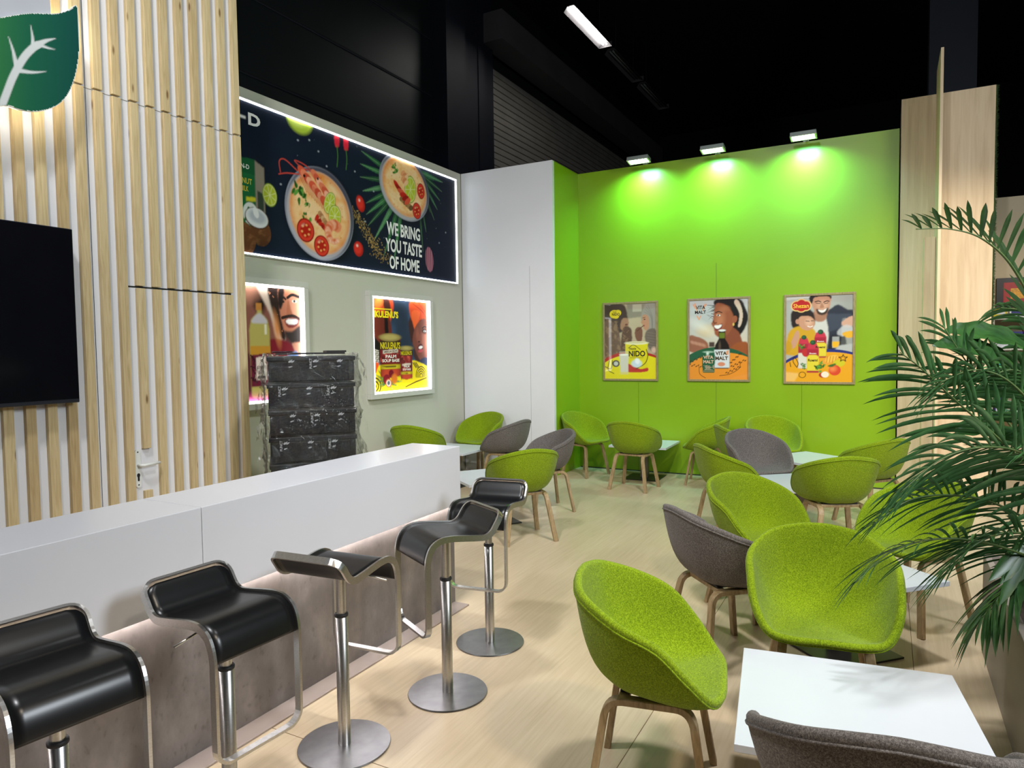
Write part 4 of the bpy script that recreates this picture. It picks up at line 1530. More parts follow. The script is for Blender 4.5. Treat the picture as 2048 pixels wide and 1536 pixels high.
# yellow ground with patterns
A.poly([(5.94, 1.36), (6.10, 1.45), (6.4, 1.48), (6.66, 1.49), (6.80, 1.47), (7.01, 1.38), (7.01, 1.13), (5.94, 1.13)], 'f0d816', 4, 1)
A.poly([(5.94, 1.50), (6.08, 1.47), (6.02, 1.36), (5.94, 1.33)], 'e05520', 0, 1)
for r_ in (.105, .085, .065, .045, .025):
    A.ell(6.0, 1.215, r_, r_ * .95, '3a2410' if int(r_ * 1000) % 40 == 25 else 'f0d816')
for r_, c in ((.11, '3a2410'), (.098, 'f0d816'), (.084, '3a2410'), (.072, 'f0d816'), (.058, '3a2410'), (.046, 'f0d816'), (.032, '3a2410'), (.02, 'f0d816')):
    A.ell(6.86, 1.30, r_, r_ * 1.05, c, clip=np.clip((A.V - 1.275) * 60, 0, 1))
for k in range(3):
    A.line([(6.70 + .03 * k, 1.46), (6.76 + .03 * k, 1.40)], .014, '3a2410')
A.line([(6.55, 1.18), (6.75, 1.23), (6.97, 1.27)], .014, '4a3010')
palm_spray(A, (6.2, 1.25), [(6.0, 1.35), (6.02, 1.28), (6.05, 1.22), (6.4, 1.2), (6.48, 1.25), (6.1, 1.2), (6.3, 1.17), (6.05, 1.4)], .014, ['4a7a28', '345c1c'])


def tin(A, u0, u1, v0, v1, big):
    w_ = u1 - u0
    c = (u0 + u1) / 2
    A.poly([(u0, v1), (u1, v1), (u1, v0 + .02), (c, v0), (u0, v0 + .02)], '7c1c1c')
    m_ = A.poly([(u0, v1 - w_ * .35), (u1, v1 - w_ * .35), (u1, v0 + w_ * .5), (u0, v0 + w_ * .5)], '8e2626')
    A.mix(m_ * np.clip(A.noise(40, 61), 0, 1) * .8, 'e0604a')
    A.mix(m_ * np.clip(-A.noise(36, 62), 0, 1) * .8, '2a1a14')
    A.poly([(u0, v1 - w_ * .10), (u1, v1 - w_ * .10), (u1, v1 - w_ * .38), (u0, v1 - w_ * .38)], '3c2c12')
    A.text("NKULENU'S", u0 + .01 * w_, u1 - .01 * w_, v1 - w_ * .36, v1 - w_ * .14, 'dccb20', .03)
    A.poly([(u0, v0 + w_ * .42), (u1, v0 + w_ * .42), (u1, v0 + w_ * .27), (u0, v0 + w_ * .27)], 'd8c520')
    A.poly([(u0 + .02, v0 + w_ * .37), (u1 - .08, v0 + w_ * .37), (u1 - .08, v0 + w_ * .32), (u0 + .1, v0 + w_ * .32)], '5a4a10')
    A.poly([(u0, v0 + w_ * .27), (u1, v0 + w_ * .27), (u1, v0 + .02), (c, v0), (u0, v0 + .02)], 'c8492c')
    A.poly([(u0 + w_ * .12, v0 + w_ * .86), (u1 - w_ * .12, v0 + w_ * .90), (u1 - w_ * .12, v0 + w_ * .80), (u0 + w_ * .12, v0 + w_ * .76)], 'e8ddc8')
    if big:
        A.text('PALM', c - .09, c + .10, v0 + w_ * .62, v0 + w_ * .72, 'f4efe4', .03)
        A.text('SOUP BASE', c - .15, c + .16, v0 + w_ * .49, v0 + w_ * .59, 'f4efe4', .03)
        A.text('AMERICAN RECIPE', c - .12, c + .12, v0 + w_ * .80, v0 + w_ * .86, '3a1a12', .02, 3)
    else:
        A.text('PALM', c - .05, c + .055, v0 + w_ * .66, v0 + w_ * .78, 'f4efe4', .03)
        A.text('SOUP BASE', c - .075, c + .08, v0 + w_ * .50, v0 + w_ * .62, 'f4efe4', .03)
    sh = A.inside([(u0, v0), (u1, v0), (u1, v1), (u0, v1)]) * 1.
    A.mix(sh * np.clip(np.abs(A.U - c) / w_ * 2 - .5, 0, .5), '1a0c08')
    A.ell(c, v1, w_ * .5, w_ * .13, '7a6a30')
    A.ell(c, v1 + .004, w_ * .45, w_ * .10, 'b8a860', 0, .03)


tin(A, 6.10, 6.46, 1.30, 1.755, True)
tin(A, 6.465, 6.68, 1.265, 1.63, False)
A.ell(6.20, 1.285, .06, .055, '8a1c28', 20)
A.ell(6.285, 1.345, .045, .045, '7a1420', 0)
A.ell(6.34, 1.285, .055, .055, 'e07a28', 0, .03)
A.ell(6.235, 1.24, .055, .05, 'd8643a', -10)
A.ell(6.235, 1.24, .042, .038, 'f0d8c8', -10)
A.ell(6.235, 1.24, .022, .024, '5a6a78', -10)
A.text("NKULENU'S", 5.955, 6.435, 1.975, 2.055, 'f0dc22', .05)
for p_ in ([(6.0, 2.072), (6.31, 2.072)], [(6.0, 2.072), (6.0, 2.05)], [(6.31, 2.072), (6.31, 2.05)]):
    A.line(p_, .012, 'f0dc22')
L2 = lambda u, v, d: (.018 + d, u - 6.47, v - 1.13)
A.build('print', 'print_paper', L2, p2)
lit_frame(p2, 5.935, 7.015, 1.13, 2.205, 6.47, 1.13, .065, .055, 'tbrl', .02)


# ---- three framed posters on the green wall
def framed(x0, x1, z0, z1, label):
    t = thing('framed_poster', label, 'framed poster', (x0, 8.6595, z0), 0, 'framed posters on the green wall')
    W_, H_ = x1 - x0, z1 - z0
    f = MB()
    fr = .026
    f.box(0, W_, -.024, 0, 0, fr, bev=.002).box(0, W_, -.024, 0, H_ - fr, H_, bev=.002)
    f.box(0, fr, -.024, 0, fr, H_ - fr, bev=.002).box(W_ - fr, W_, -.024, 0, fr, H_ - fr, bev=.002)
    f.obj('frame', 'poster_oak', t)
    MB().box(fr * .6, W_ - fr * .6, -.0125, -.001, fr * .6, H_ - fr * .6).obj('backing', 'hall_black', t)
    return t, (lambda u, v, d: (u - x0, -.0132 - d, v - z0))


# left: milk powder
t, to = framed(-3.308, -2.566, 1.176, 2.198, 'left framed poster on the green wall, yellow with a milk powder tin')
A = Art(-3.285, -2.59, 1.20, 2.175, .0055, 'b9a68a')
n = A.noise(5, 71)
A.mix(np.clip(n * .3, 0, .5), 'd6c8a6')
A.poly([(-2.98, 2.175), (-2.59, 2.175), (-2.59, 2.02), (-2.98, 1.98)], '8f8676', 0, 4)
A.poly([(-2.90, 2.16), (-2.78, 2.16), (-2.78, 2.07), (-2.90, 2.07)], 'b8b09c')
A.poly([(-3.285, 2.175), (-3.05, 2.175), (-2.985, 2.10), (-2.97, 1.98), (-2.99, 1.87), (-3.08, 1.80), (-3.285, 1.85)], '3c2a22', 4, 3)
A.poly([(-3.285, 1.95), (-3.12, 1.90), (-3.06, 1.65), (-3.08, 1.50), (-3.285, 1.48)], '6b5140', 4, 3)
m_ = A.inside([(-3.285, 2.0), (-3.1, 1.95), (-3.05, 1.5), (-3.285, 1.48)]) * 1.
A.mix(A.blur(m_, 3) * np.clip(A.noise(38, 72), 0, .6), '9a7a5c')
A.poly([(-3.04, 1.98), (-2.965, 1.98), (-2.955, 1.90), (-2.975, 1.86), (-3.03, 1.83), (-3.07, 1.87)], 'a87c60', 4, 2)
A.ell(-2.985, 1.905, .02, .012, '6a3a30', 10)
A.poly([(-3.03, 1.86), (-2.93, 1.86), (-2.91, 1.76), (-2.93, 1.62), (-3.06, 1.55)], '5a4030', 4, 2)
A.mix(A.blur(A.inside([(-3.03, 1.86), (-2.92, 1.84), (-2.92, 1.62), (-3.05, 1.55)]) * 1., 2) * (A.noise(70, 73) > .5) * .5, '9a7a58')
A.poly([(-2.72, 2.175), (-2.62, 2.17), (-2.595, 2.0), (-2.61, 1.82), (-2.70, 1.80), (-2.79, 1.98)], '9c968c', 4, 2)
for k in range(4):
    A.line([(-2.70 - .015 * k, 2.15 - .03 * k), (-2.64 - .008 * k, 2.0), (-2.64, 1.84)], .007, '7a746a', 4, a=.6)
A.poly([(-2.765, 2.02), (-2.70, 2.01), (-2.68, 1.88), (-2.715, 1.825), (-2.755, 1.845), (-2.765, 1.89), (-2.79, 1.925), (-2.775, 1.96)], 'c08c6e', 4, 1)
A.ell(-2.742, 1.965, .012, .007, '2a1a14')
A.line([(-2.765, 1.985), (-2.735, 1.99)], .007, '3a241a')
A.ell(-2.752, 1.885, .012, .009, '8a3a34', 20)
A.poly([(-2.86, 1.85), (-2.80, 1.87), (-2.77, 1.82), (-2.78, 1.70), (-2.83, 1.68), (-2.87, 1.76)], '7a5040', 4, 1)
A.line([(-2.84, 1.82), (-2.765, 1.88)], .010, '5a3a26')
A.poly([(-2.70, 1.83), (-2.59, 1.82), (-2.59, 1.52), (-2.69, 1.60), (-2.74, 1.74)], '6e6258', 4, 2)
for k in range(7):
    A.line([(-2.71, 1.80 - .035 * k), (-2.60, 1.78 - .035 * k)], .006, '8a7e72', a=.7)
A.ell(-2.62, 1.57, .035, .04, 'd6b4a0', 0, .03)
gy = 1.44
A.ell(-2.90, 1.20, .56, .36, 'b42a1e')
A.ell(-2.88, 1.17, .56, .35, 'e8d816', 0)
for p_ in ([(-3.28, 1.36), (-3.2, 1.33), (-3.18, 1.44)], [(-3.22, 1.44), (-3.24, 1.32), (-3.16, 1.27)]):
    A.line(p_, .010, '5a4a1c', 3)
A.ell(-3.13, 1.40, .05, .045, '4a4438')
A.ell(-3.13, 1.40, .03, .028, 'c8c8c0')
# tin
A.poly([(-3.0, 1.66), (-2.70, 1.66), (-2.705, 1.30), (-2.85, 1.285), (-2.995, 1.30)], 'e2d318', 0, 1)
A.poly([(-2.99, 1.30), (-2.85, 1.285), (-2.705, 1.30), (-2.705, 1.345), (-2.80, 1.33), (-2.92, 1.38), (-2.99, 1.40)], 'c0322a', 3, 1)
A.ell(-2.85, 1.665, .155, .022, 'f4efc8')
A.ell(-2.85, 1.67, .14, .014, 'd8d0a0')
A.line([(-2.96, 1.60), (-2.89, 1.64), (-2.80, 1.58)], .008, '4a3a14', 4)
A.line([(-2.72, 1.58), (-2.70, 1.50), (-2.74, 1.40), (-2.86, 1.33)], .010, '4a3a14', 4)
A.ell(-2.85, 1.40, .07, .05, 'cfe0ea', 0, .02)
A.ell(-2.84, 1.43, .03, .04, 'f2f6fa', 20, .02)
A.text('NIDO', -2.955, -2.735, 1.49, 1.565, '1c1608', .03)
A.text('Nestle', -2.945, -2.855, 1.578, 1.607, '2a200c', .02)
A.poly([(-2.94, 1.478), (-2.76, 1.478), (-2.76, 1.47), (-2.94, 1.47)], '5a4a18')
# glass of milk
A.poly([(-3.085, 1.56), (-2.955, 1.56), (-2.965, 1.26), (-3.07, 1.26)], 'c9c4b2', a=.45)
A.poly([(-3.08, 1.515), (-2.958, 1.515), (-2.965, 1.29), (-3.065, 1.29)], 'd6d2c2')
A.ell(-3.02, 1.515, .06, .012, 'f4f2e8')
A.ell(-3.15, 2.045, .065, .055, 'e2c81c')
A.ell(-3.10, 2.06, .045, .04, 'e2c81c')
A.ell(-3.125, 2.02, .04, .035, 'e2c81c')
A.text('NIDO', -3.182, -3.075, 2.025, 2.06, '1c1608', .03)
A.text('Nestle', -3.17, -3.12, 2.068, 2.082, '2a200c', .02)
A.build('print', 'print_glossy', to, t)

# middle: malt drink
t, to = framed(-2.192, -1.443, 1.178, 2.20, 'middle framed poster on the green wall, woman laughing above a bottle and a can')
A = Art(-2.169, -1.466, 1.20, 2.177, .0055, 'c9c6c0')
n = A.noise(4, 81)
A.mix(np.clip((1.95 - A.V) * 1.6, 0, .7), 'd8c8a4')
A.mix(np.clip(n * .25, 0, .4), 'a8b4c0')
A.ell(-1.95, 1.80, .10, .06, 'dcb050', 0, .08, .7)
A.ell(-2.0, 1.84, .16, .05, 'f0ece0', -30, .08, .6)
A.mix(np.clip((A.V - 2.0) * 3, 0, .7), 'c4cbd0')
# hair
A.poly([(-1.84, 2.177), (-1.58, 2.177), (-1.50, 2.06), (-1.47, 1.92), (-1.56, 1.74), (-1.66, 1.80), (-1.72, 1.98), (-1.86, 2.10)], '14100f', 4, 2)
q = np.random.default_rng(9)
for k in range(24):
    u, v = -1.85 + q.uniform(-.05, .05), 2.06 + q.uniform(-.13, .06)
    A.line([(u + .04, v), (u, v + q.uniform(-.02, .02)), (u - q.uniform(.03, .11), v + q.uniform(-.04, .05))], .009, '1a1412', 4, taper=True)
# neck, shoulder, face
A.poly([(-1.72, 1.85), (-1.58, 1.78), (-1.52, 1.62), (-1.466, 1.58), (-1.466, 1.45), (-1.80, 1.45), (-1.78, 1.62)], '8a4a30', 4, 2)
A.poly([(-1.66, 1.60), (-1.55, 1.66), (-1.466, 1.63), (-1.466, 1.4), (-1.72, 1.4)], '9a5228', 4, 2)
A.poly([(-1.84, 2.13), (-1.72, 2.10), (-1.64, 1.98), (-1.64, 1.85), (-1.72, 1.74), (-1.80, 1.72), (-1.855, 1.75), (-1.87, 1.83), (-1.90, 1.88), (-1.88, 1.93), (-1.87, 2.02)], '9c5638', 4, 2)
A.ell(-1.80, 1.92, .05, .09, 'c27c58', -10, .07)
A.ell(-1.75, 2.06, .05, .03, 'b06a48', 0, .05)
A.ell(-1.815, 1.985, .022, .011, 'f0e4d8', -10)
A.ell(-1.818, 1.985, .010, .010, '120a08')
A.line([(-1.85, 2.015), (-1.815, 2.03), (-1.775, 2.015)], .011, '24120c', 3)
A.line([(-1.875, 1.92), (-1.865, 1.89), (-1.84, 1.895)], .012, '6a3420', 3)
A.poly([(-1.875, 1.865), (-1.82, 1.87), (-1.765, 1.88), (-1.79, 1.81), (-1.845, 1.80)], '7a2a28', 4)
A.poly([(-1.868, 1.86), (-1.82, 1.865), (-1.775, 1.87), (-1.80, 1.828), (-1.845, 1.825)], 'fbf4ee', 3)
A.ell(-1.625, 1.93, .03, .045, 'a05a3c', -15)
A.ell(-1.638, 1.87, .012, .018, 'd8b45a')
A.poly([(-1.60, 2.17), (-1.555, 2.10), (-1.53, 1.98), (-1.55, 1.86), (-1.585, 1.84), (-1.57, 2.0), (-1.63, 2.13)], 'd9c0ac', 4, 1)
# hand
A.poly([(-2.169, 1.74), (-2.08, 1.73), (-2.0, 1.70), (-1.94, 1.64), (-1.96, 1.55), (-2.169, 1.55)], '9a6048', 4, 2)
for k in range(4):
    A.ell(-2.13 + .045 * k, 1.66 - .012 * k, .03, .018, 'c08a70', -30, .02)
A.poly([(-1.93, 1.66), (-1.86, 1.66), (-1.86, 1.60), (-1.93, 1.60)], '4a3a32', 0, 2)
A.ell(-1.83, 1.14, .56, .46, '1d5a3a')
A.ell(-1.75, 1.10, .57, .43, 'e8902a')
# ears of barley in pen
for u0, v0, u1, v1 in ((-2.15, 1.42, -1.98, 1.50), (-2.16, 1.38, -1.98, 1.36), (-1.68, 1.40, -1.55, 1.52), (-1.66, 1.36, -1.50, 1.44), (-1.72, 1.28, -1.56, 1.36)):
    for k in range(8):
        t_ = k / 7
        A.ell(u0 + (u1 - u0) * t_, v0 + (v1 - v0) * t_ + .008 * (-1) ** k, .012, .006, '3a2408', 35)
A.line([(-2.05, 1.36), (-2.04, 1.27), (-1.97, 1.22)], .006, '3a2408', 4)
A.line([(-1.56, 1.42), (-1.57, 1.34), (-1.68, 1.27), (-1.80, 1.25)], .006, '3a2408', 4)
# bottle
A.poly([(-1.81, 1.80), (-1.735, 1.80), (-1.735, 1.70), (-1.69, 1.62), (-1.682, 1.56), (-1.685, 1.35), (-1.70, 1.335), (-1.85, 1.335), (-1.868, 1.35), (-1.865, 1.56), (-1.855, 1.62), (-1.81, 1.70)], '17100c', 0, 1)
A.poly([(-1.808, 1.77), (-1.738, 1.77), (-1.738, 1.705), (-1.808, 1.705)], '6a7a22')
A.ell(-1.772, 1.80, .042, .014, 'e4e4e0')
A.ell(-1.80, 1.61, .012, .05, '5a4a3c', 0, .02)
A.poly([(-1.868, 1.565), (-1.683, 1.565), (-1.685, 1.345), (-1.865, 1.345)], 'd6dade')
A.text('VITA', -1.852, -1.715, 1.50, 1.545, '4a3c1c', .04)
A.text('MALT', -1.852, -1.70, 1.44, 1.485, '4a3c1c', .04)
A.ell(-1.78, 1.39, .045, .025, 'd88a6a', 0)
A.poly([(-1.725, 1.55), (-1.69, 1.56), (-1.70, 1.50), (-1.72, 1.50)], 'e0966a')
# can
A.poly([(-2.005, 1.535), (-1.865, 1.535), (-1.858, 1.50), (-1.86, 1.30), (-1.87, 1.285), (-1.995, 1.285), (-2.008, 1.30), (-2.01, 1.50)], '1c5a3c', 0, 1)
A.ell(-1.935, 1.54, .068, .012, '9ab8a4')
A.ell(-1.945, 1.52, .015, .02, 'd8e8dc', 0, .02)
A.text('VITA', -1.998, -1.875, 1.455, 1.495, 'd8b49a', .04)
A.text('MALT', -1.998, -1.872, 1.40, 1.44, 'd8b49a', .04)
m_ = A.inside([(-2.0, 1.38), (-1.868, 1.38), (-1.868, 1.32), (-2.0, 1.32)]) * 1.
A.mix(m_ * (A.noise(90, 84) > 0) * .8, 'b09a80')
A.poly([(-2.0, 1.31), (-1.868, 1.31), (-1.868, 1.30), (-2.0, 1.30)], 'c8a888')
for p_ in ([(-2.12, 2.125), (-2.095, 2.08)], [(-1.965, 2.125), (-1.99, 2.08)], [(-2.075, 1.985), (-2.05, 1.94), (-2.03, 1.985)], [(-2.10, 2.135), (-2.07, 2.03)], [(-1.98, 2.12), (-2.0, 2.05)]):
    A.line(p_, .014, 'e8a07a')
A.text('VITA', -2.09, -1.975, 2.065, 2.11, '17160f', .03)
A.text('MALT', -2.10, -1.965, 2.01, 2.05, '17160f', .03)
A.build('print', 'print_glossy', to, t)

# right: fruit juice
t, to = framed(-1.068, -.318, 1.16, 2.195, 'right framed poster on the green wall, man and child with juice cartons')
A = Art(-1.045, -.341, 1.183, 2.172, .0055, 'aeb0ac')
A.mix(np.clip((A.U + .60) * 3, 0, .6), '90948e')
A.poly([(-1.045, 2.172), (-.78, 2.172), (-.78, 2.15), (-1.045, 2.13)], 'c8cac6')
# man
A.poly([(-.75, 1.98), (-.60, 2.0), (-.50, 2.06), (-.40, 2.0), (-.345, 1.99), (-.345, 1.86), (-.45, 1.90), (-.47, 1.55), (-.56, 1.52), (-.78, 1.60), (-.80, 1.90)], '2a303e', 3, 2)
A.mix(A.blur(A.inside([(-.62, 1.96), (-.35, 1.95), (-.46, 1.80), (-.60, 1.75)]) * 1., 3) * .5, '4c5566')
A.poly([(-.76, 1.92), (-.62, 1.92), (-.60, 1.55), (-.77, 1.60)], 'cfcfc8', 3, 2)
A.poly([(-.74, 2.0), (-.62, 2.0), (-.62, 1.90), (-.68, 1.87), (-.75, 1.90)], 'a87860', 3, 2)
A.poly([(-.765, 2.172), (-.585, 2.172), (-.575, 2.08), (-.60, 1.99), (-.66, 1.945), (-.72, 1.96), (-.76, 2.04), (-.775, 2.1)], 'c08c72', 4, 2)
A.ell(-.655, 2.06, .05, .05, 'd8a88c', 0, .06)
A.poly([(-.785, 2.172), (-.58, 2.172), (-.575, 2.12), (-.60, 2.155), (-.74, 2.15), (-.76, 2.10), (-.78, 2.08)], '1a1412', 3, 1)
A.line([(-.735, 2.10), (-.70, 2.108), (-.675, 2.095)], .010, '1e1410', 3)
A.line([(-.645, 2.09), (-.615, 2.105), (-.59, 2.10)], .010, '1e1410', 3)
A.line([(-.725, 2.085), (-.68, 2.078)], .007, '2a1a14')
A.line([(-.64, 2.075), (-.60, 2.082)], .007, '2a1a14')
A.poly([(-.665, 2.09), (-.64, 2.04), (-.655, 2.025), (-.685, 2.03)], 'b07c62', 3, 1)
A.poly([(-.72, 2.02), (-.66, 1.995), (-.60, 2.03), (-.61, 1.97), (-.66, 1.945), (-.71, 1.965)], '3a2820', 4, 2)
A.poly([(-.705, 2.01), (-.66, 2.0), (-.615, 2.02), (-.635, 1.985), (-.67, 1.975)], 'faf4ee', 3)
# child
A.poly([(-.98, 2.0), (-.88, 2.04), (-.77, 2.0), (-.735, 1.90), (-.76, 1.82), (-.95, 1.80), (-.99, 1.88)], '241a17', 4, 2)
A.poly([(-1.045, 1.62), (-1.0, 1.78), (-.88, 1.83), (-.76, 1.80), (-.72, 1.72), (-.72, 1.50), (-1.045, 1.50)], 'd0a024', 3, 2)
A.poly([(-.90, 1.93), (-.80, 1.94), (-.745, 1.90), (-.74, 1.83), (-.78, 1.785), (-.84, 1.78), (-.90, 1.83)], 'c89478', 4, 1)
A.ell(-.80, 1.87, .035, .04, 'dcae92', 0, .04)
A.line([(-.83, 1.885), (-.795, 1.88)], .007, '20140f')
A.line([(-.775, 1.885), (-.75, 1.885)], .007, '20140f')
A.line([(-.81, 1.825), (-.785, 1.815), (-.76, 1.825)], .009, 'f4ece4', 3)
A.ell(-.92, 1.88, .022, .03, 'c08a70', 10)
A.poly([(-.94, 1.76), (-.91, 1.77), (-.90, 1.70), (-.95, 1.58), (-1.0, 1.60)], 'c8967c', 4, 1)
A.poly([(-1.03, 1.66), (-.98, 1.62), (-.99, 1.55), (-1.045, 1.52)], 'c89a22', 3, 1)
# pouring hand, jug, glass
A.poly([(-.46, 1.86), (-.345, 1.93), (-.345, 1.82), (-.42, 1.80)], 'd0a48e', 3, 1)
A.poly([(-.50, 1.76), (-.42, 1.83), (-.345, 1.80), (-.345, 1.72), (-.48, 1.70)], 'c8ccd0', 3, 2, .7)
A.poly([(-.45, 1.74), (-.345, 1.76), (-.345, 1.69), (-.42, 1.69)], 'eab030', 3, 1)
A.poly([(-.45, 1.70), (-.42, 1.70), (-.40, 1.60), (-.345, 1.58), (-.345, 1.5), (-.60, 1.5), (-.58, 1.7), (-.5, 1.72)], '1a1c24', 3, 2, .8)
A.poly([(-.555, 1.70), (-.48, 1.70), (-.485, 1.575), (-.55, 1.575)], 'd0d4d4', a=.55)
A.poly([(-.553, 1.645), (-.482, 1.645), (-.486, 1.58), (-.549, 1.58)], 'f0b424')
A.poly([(-.48, 1.60), (-.345, 1.62), (-.345, 1.48), (-.55, 1.53)], 'b8bab8', 0, 2)
A.ell(-.60, 1.10, .64, .46, '25317a')
A.ell(-.585, 1.07, .66, .455, 'e8a51e')
A.mix(A.blur(A.inside([(-1.045, 1.30), (-.9, 1.28), (-.95, 1.19), (-1.045, 1.19)]) * 1., 4) * .6, 'f4cc84')


def carton(A, u, v0, w_, h_, kind):
    A.poly([(u - w_ / 2, v0), (u + w_ / 2, v0), (u + w_ / 2, v0 + h_ * .80), (u + w_ * .3, v0 + h_), (u - w_ * .35, v0 + h_), (u - w_ / 2, v0 + h_ * .80)], 'a8243a')
    A.poly([(u - w_ * .35, v0 + h_), (u + w_ * .3, v0 + h_), (u + w_ / 2, v0 + h_ * .80), (u - w_ / 2, v0 + h_ * .80)], 'c8344a')
    if kind == 'apple':
        A.poly([(u - w_ / 2, v0), (u + w_ / 2, v0), (u + w_ / 2, v0 + h_ * .5), (u - w_ / 2, v0 + h_ * .5)], 'd8d4c8')
        A.ell(u + w_ * .2, v0 + h_ * .52, w_ * .38, h_ * .14, 'c02c30')
        herb(A, u - w_ * .2, v0 + h_ * .72, w_ * .3, 5)
        herb(A, u, v0 + h_ * .08, w_ * .3, 15)
    else:
        A.poly([(u - w_ / 2, v0 + h_ * .06), (u + w_ / 2, v0 + h_ * .06), (u + w_ / 2, v0 + h_ * .55), (u + w_ * .3, v0 + h_ * .60), (u - w_ * .3, v0 + h_ * .60), (u - w_ / 2, v0 + h_ * .52)], 'e2cf3a', 0, 1)
        A.text('Roemi', u - w_ * .4, u + w_ * .4, v0 + h_ * .38, v0 + h_ * .47, '2a2408', .03)
        A.text('Shezan', u - w_ * .3, u + w_ * .3, v0 + h_ * .63, v0 + h_ * .68, 'f4e8e4', .02)
    A.ell(u, v0 + h_ * 1.02, w_ * .24, w_ * .22, '1a4a2e')
    A.ell(u - .005, v0 + h_ * 1.03, w_ * .14, w_ * .1, '2f6a44', 0, .01)


carton(A, -.675, 1.46, .125, .29, 'mango')
carton(A, -.85, 1.34, .115, .35, 'apple')
carton(A, -.755, 1.29, .125, .34, 'mango')
herb(A, -.68, 1.36, .06, 25)
A.ell(-.575, 1.44, .085, .045, 'e8a03a', 25)
A.ell(-.56, 1.45, .07, .035, 'f0bc4a', 25)
for k in range(4):
    A.line([(-.61 + .03 * k, 1.41), (-.60 + .03 * k, 1.475)], .006, 'b86a18')
A.ell(-.48, 1.40, .06, .04, 'd0c428', 0)
A.ell(-.525, 1.32, .062, .06, 'd8492a')
A.ell(-.545, 1.335, .035, .03, 'f0884a', 0, .04)
A.poly([(-.60, 1.37), (-.53, 1.395), (-.51, 1.385), (-.56, 1.355)], '3a6a26', 3)
A.ell(-.645, 1.265, .045, .032, 'b03028', 0)
A.ell(-.625, 1.27, .04, .034, 'f2e6d2', 0)
for k in range(5):
    a0, a1 = R(90 + 72 * k), R(90 + 72 * k + 36)
    a2 = R(90 + 72 * (k + 1))
    A.line([(-.44 + .045 * math.cos(a0), 1.455 + .04 * math.sin(a0)), (-.44 + .02 * math.cos(a1), 1.455 + .018 * math.sin(a1)), (-.44 + .045 * math.cos(a2), 1.455 + .04 * math.sin(a2))], .008, '2a1a06')
A.line([(-.93, 1.36), (-.965, 1.42), (-.95, 1.47), (-.91, 1.40), (-.925, 1.35)], .008, '2a1a06', 4)
A.line([(-.99, 1.36), (-1.0, 1.41)], .008, '2a1a06')
for k in range(14):
    a0, a1 = R(k * 25.7), R(k * 25.7 + 26)
    A.line([(-.865 + .036 * math.cos(a0), 1.265 + .033 * math.sin(a0)), (-.865 + .036 * math.cos(a1), 1.265 + .033 * math.sin(a1))], .006, '2a1a06')
for u, v, ru, rv in ((-.93, 2.06, .05, .05), (-.88, 2.075, .05, .055), (-.83, 2.06, .045, .05), (-.88, 2.045, .05, .05)):
    A.ell(u, v, ru + .012, rv + .012, 'e8c27a')
for u, v, ru, rv in ((-.93, 2.06, .05, .05), (-.88, 2.075, .05, .055), (-.83, 2.06, .045, .05), (-.88, 2.045, .05, .05)):
    A.ell(u, v, ru, rv, 'b81c1c')
A.text('Shezan', -.965, -.80, 2.035, 2.085, 'f2c23a', .02)
A.build('print', 'print_glossy', to, t)
# ================================================================== planter and plants
PX, PY, PZ = .75, 3.65, .47
pn = thing('planter', 'long grey planter box under the palm at the right edge', 'planter', (.9, 2.85, 0))
b = MB()
x0, x1, y0, y1 = -.45, .45, -1.45, 1.435
b.box(x0, x0 + .03, y0, y1, 0, .51, bev=.003).box(x1 - .03, x1, y0, y1, 0, .51, bev=.003)
b.box(x0 + .03, x1 - .03, y0, y0 + .03, 0, .51).box(x0 + .03, x1 - .03, y1 - .03, y1, 0, .51)
b.box(x0 + .03, x1 - .03, y0 + .03, y1 - .03, 0, .03)
b.obj('box', 'planter_grey', pn)
sg_ = MB()
n_ = 24
sg_.grid([[(x0 + .031 + (x1 - x0 - .062) * i / n_, y0 + .031 + (y1 - y0 - .062) * j / 60, .438 + .008 * math.sin(i * 1.7) * math.sin(j * 1.1)) for j in range(61)] for i in range(n_ + 1)])
sg_.obj('soil', 'soil', pn)


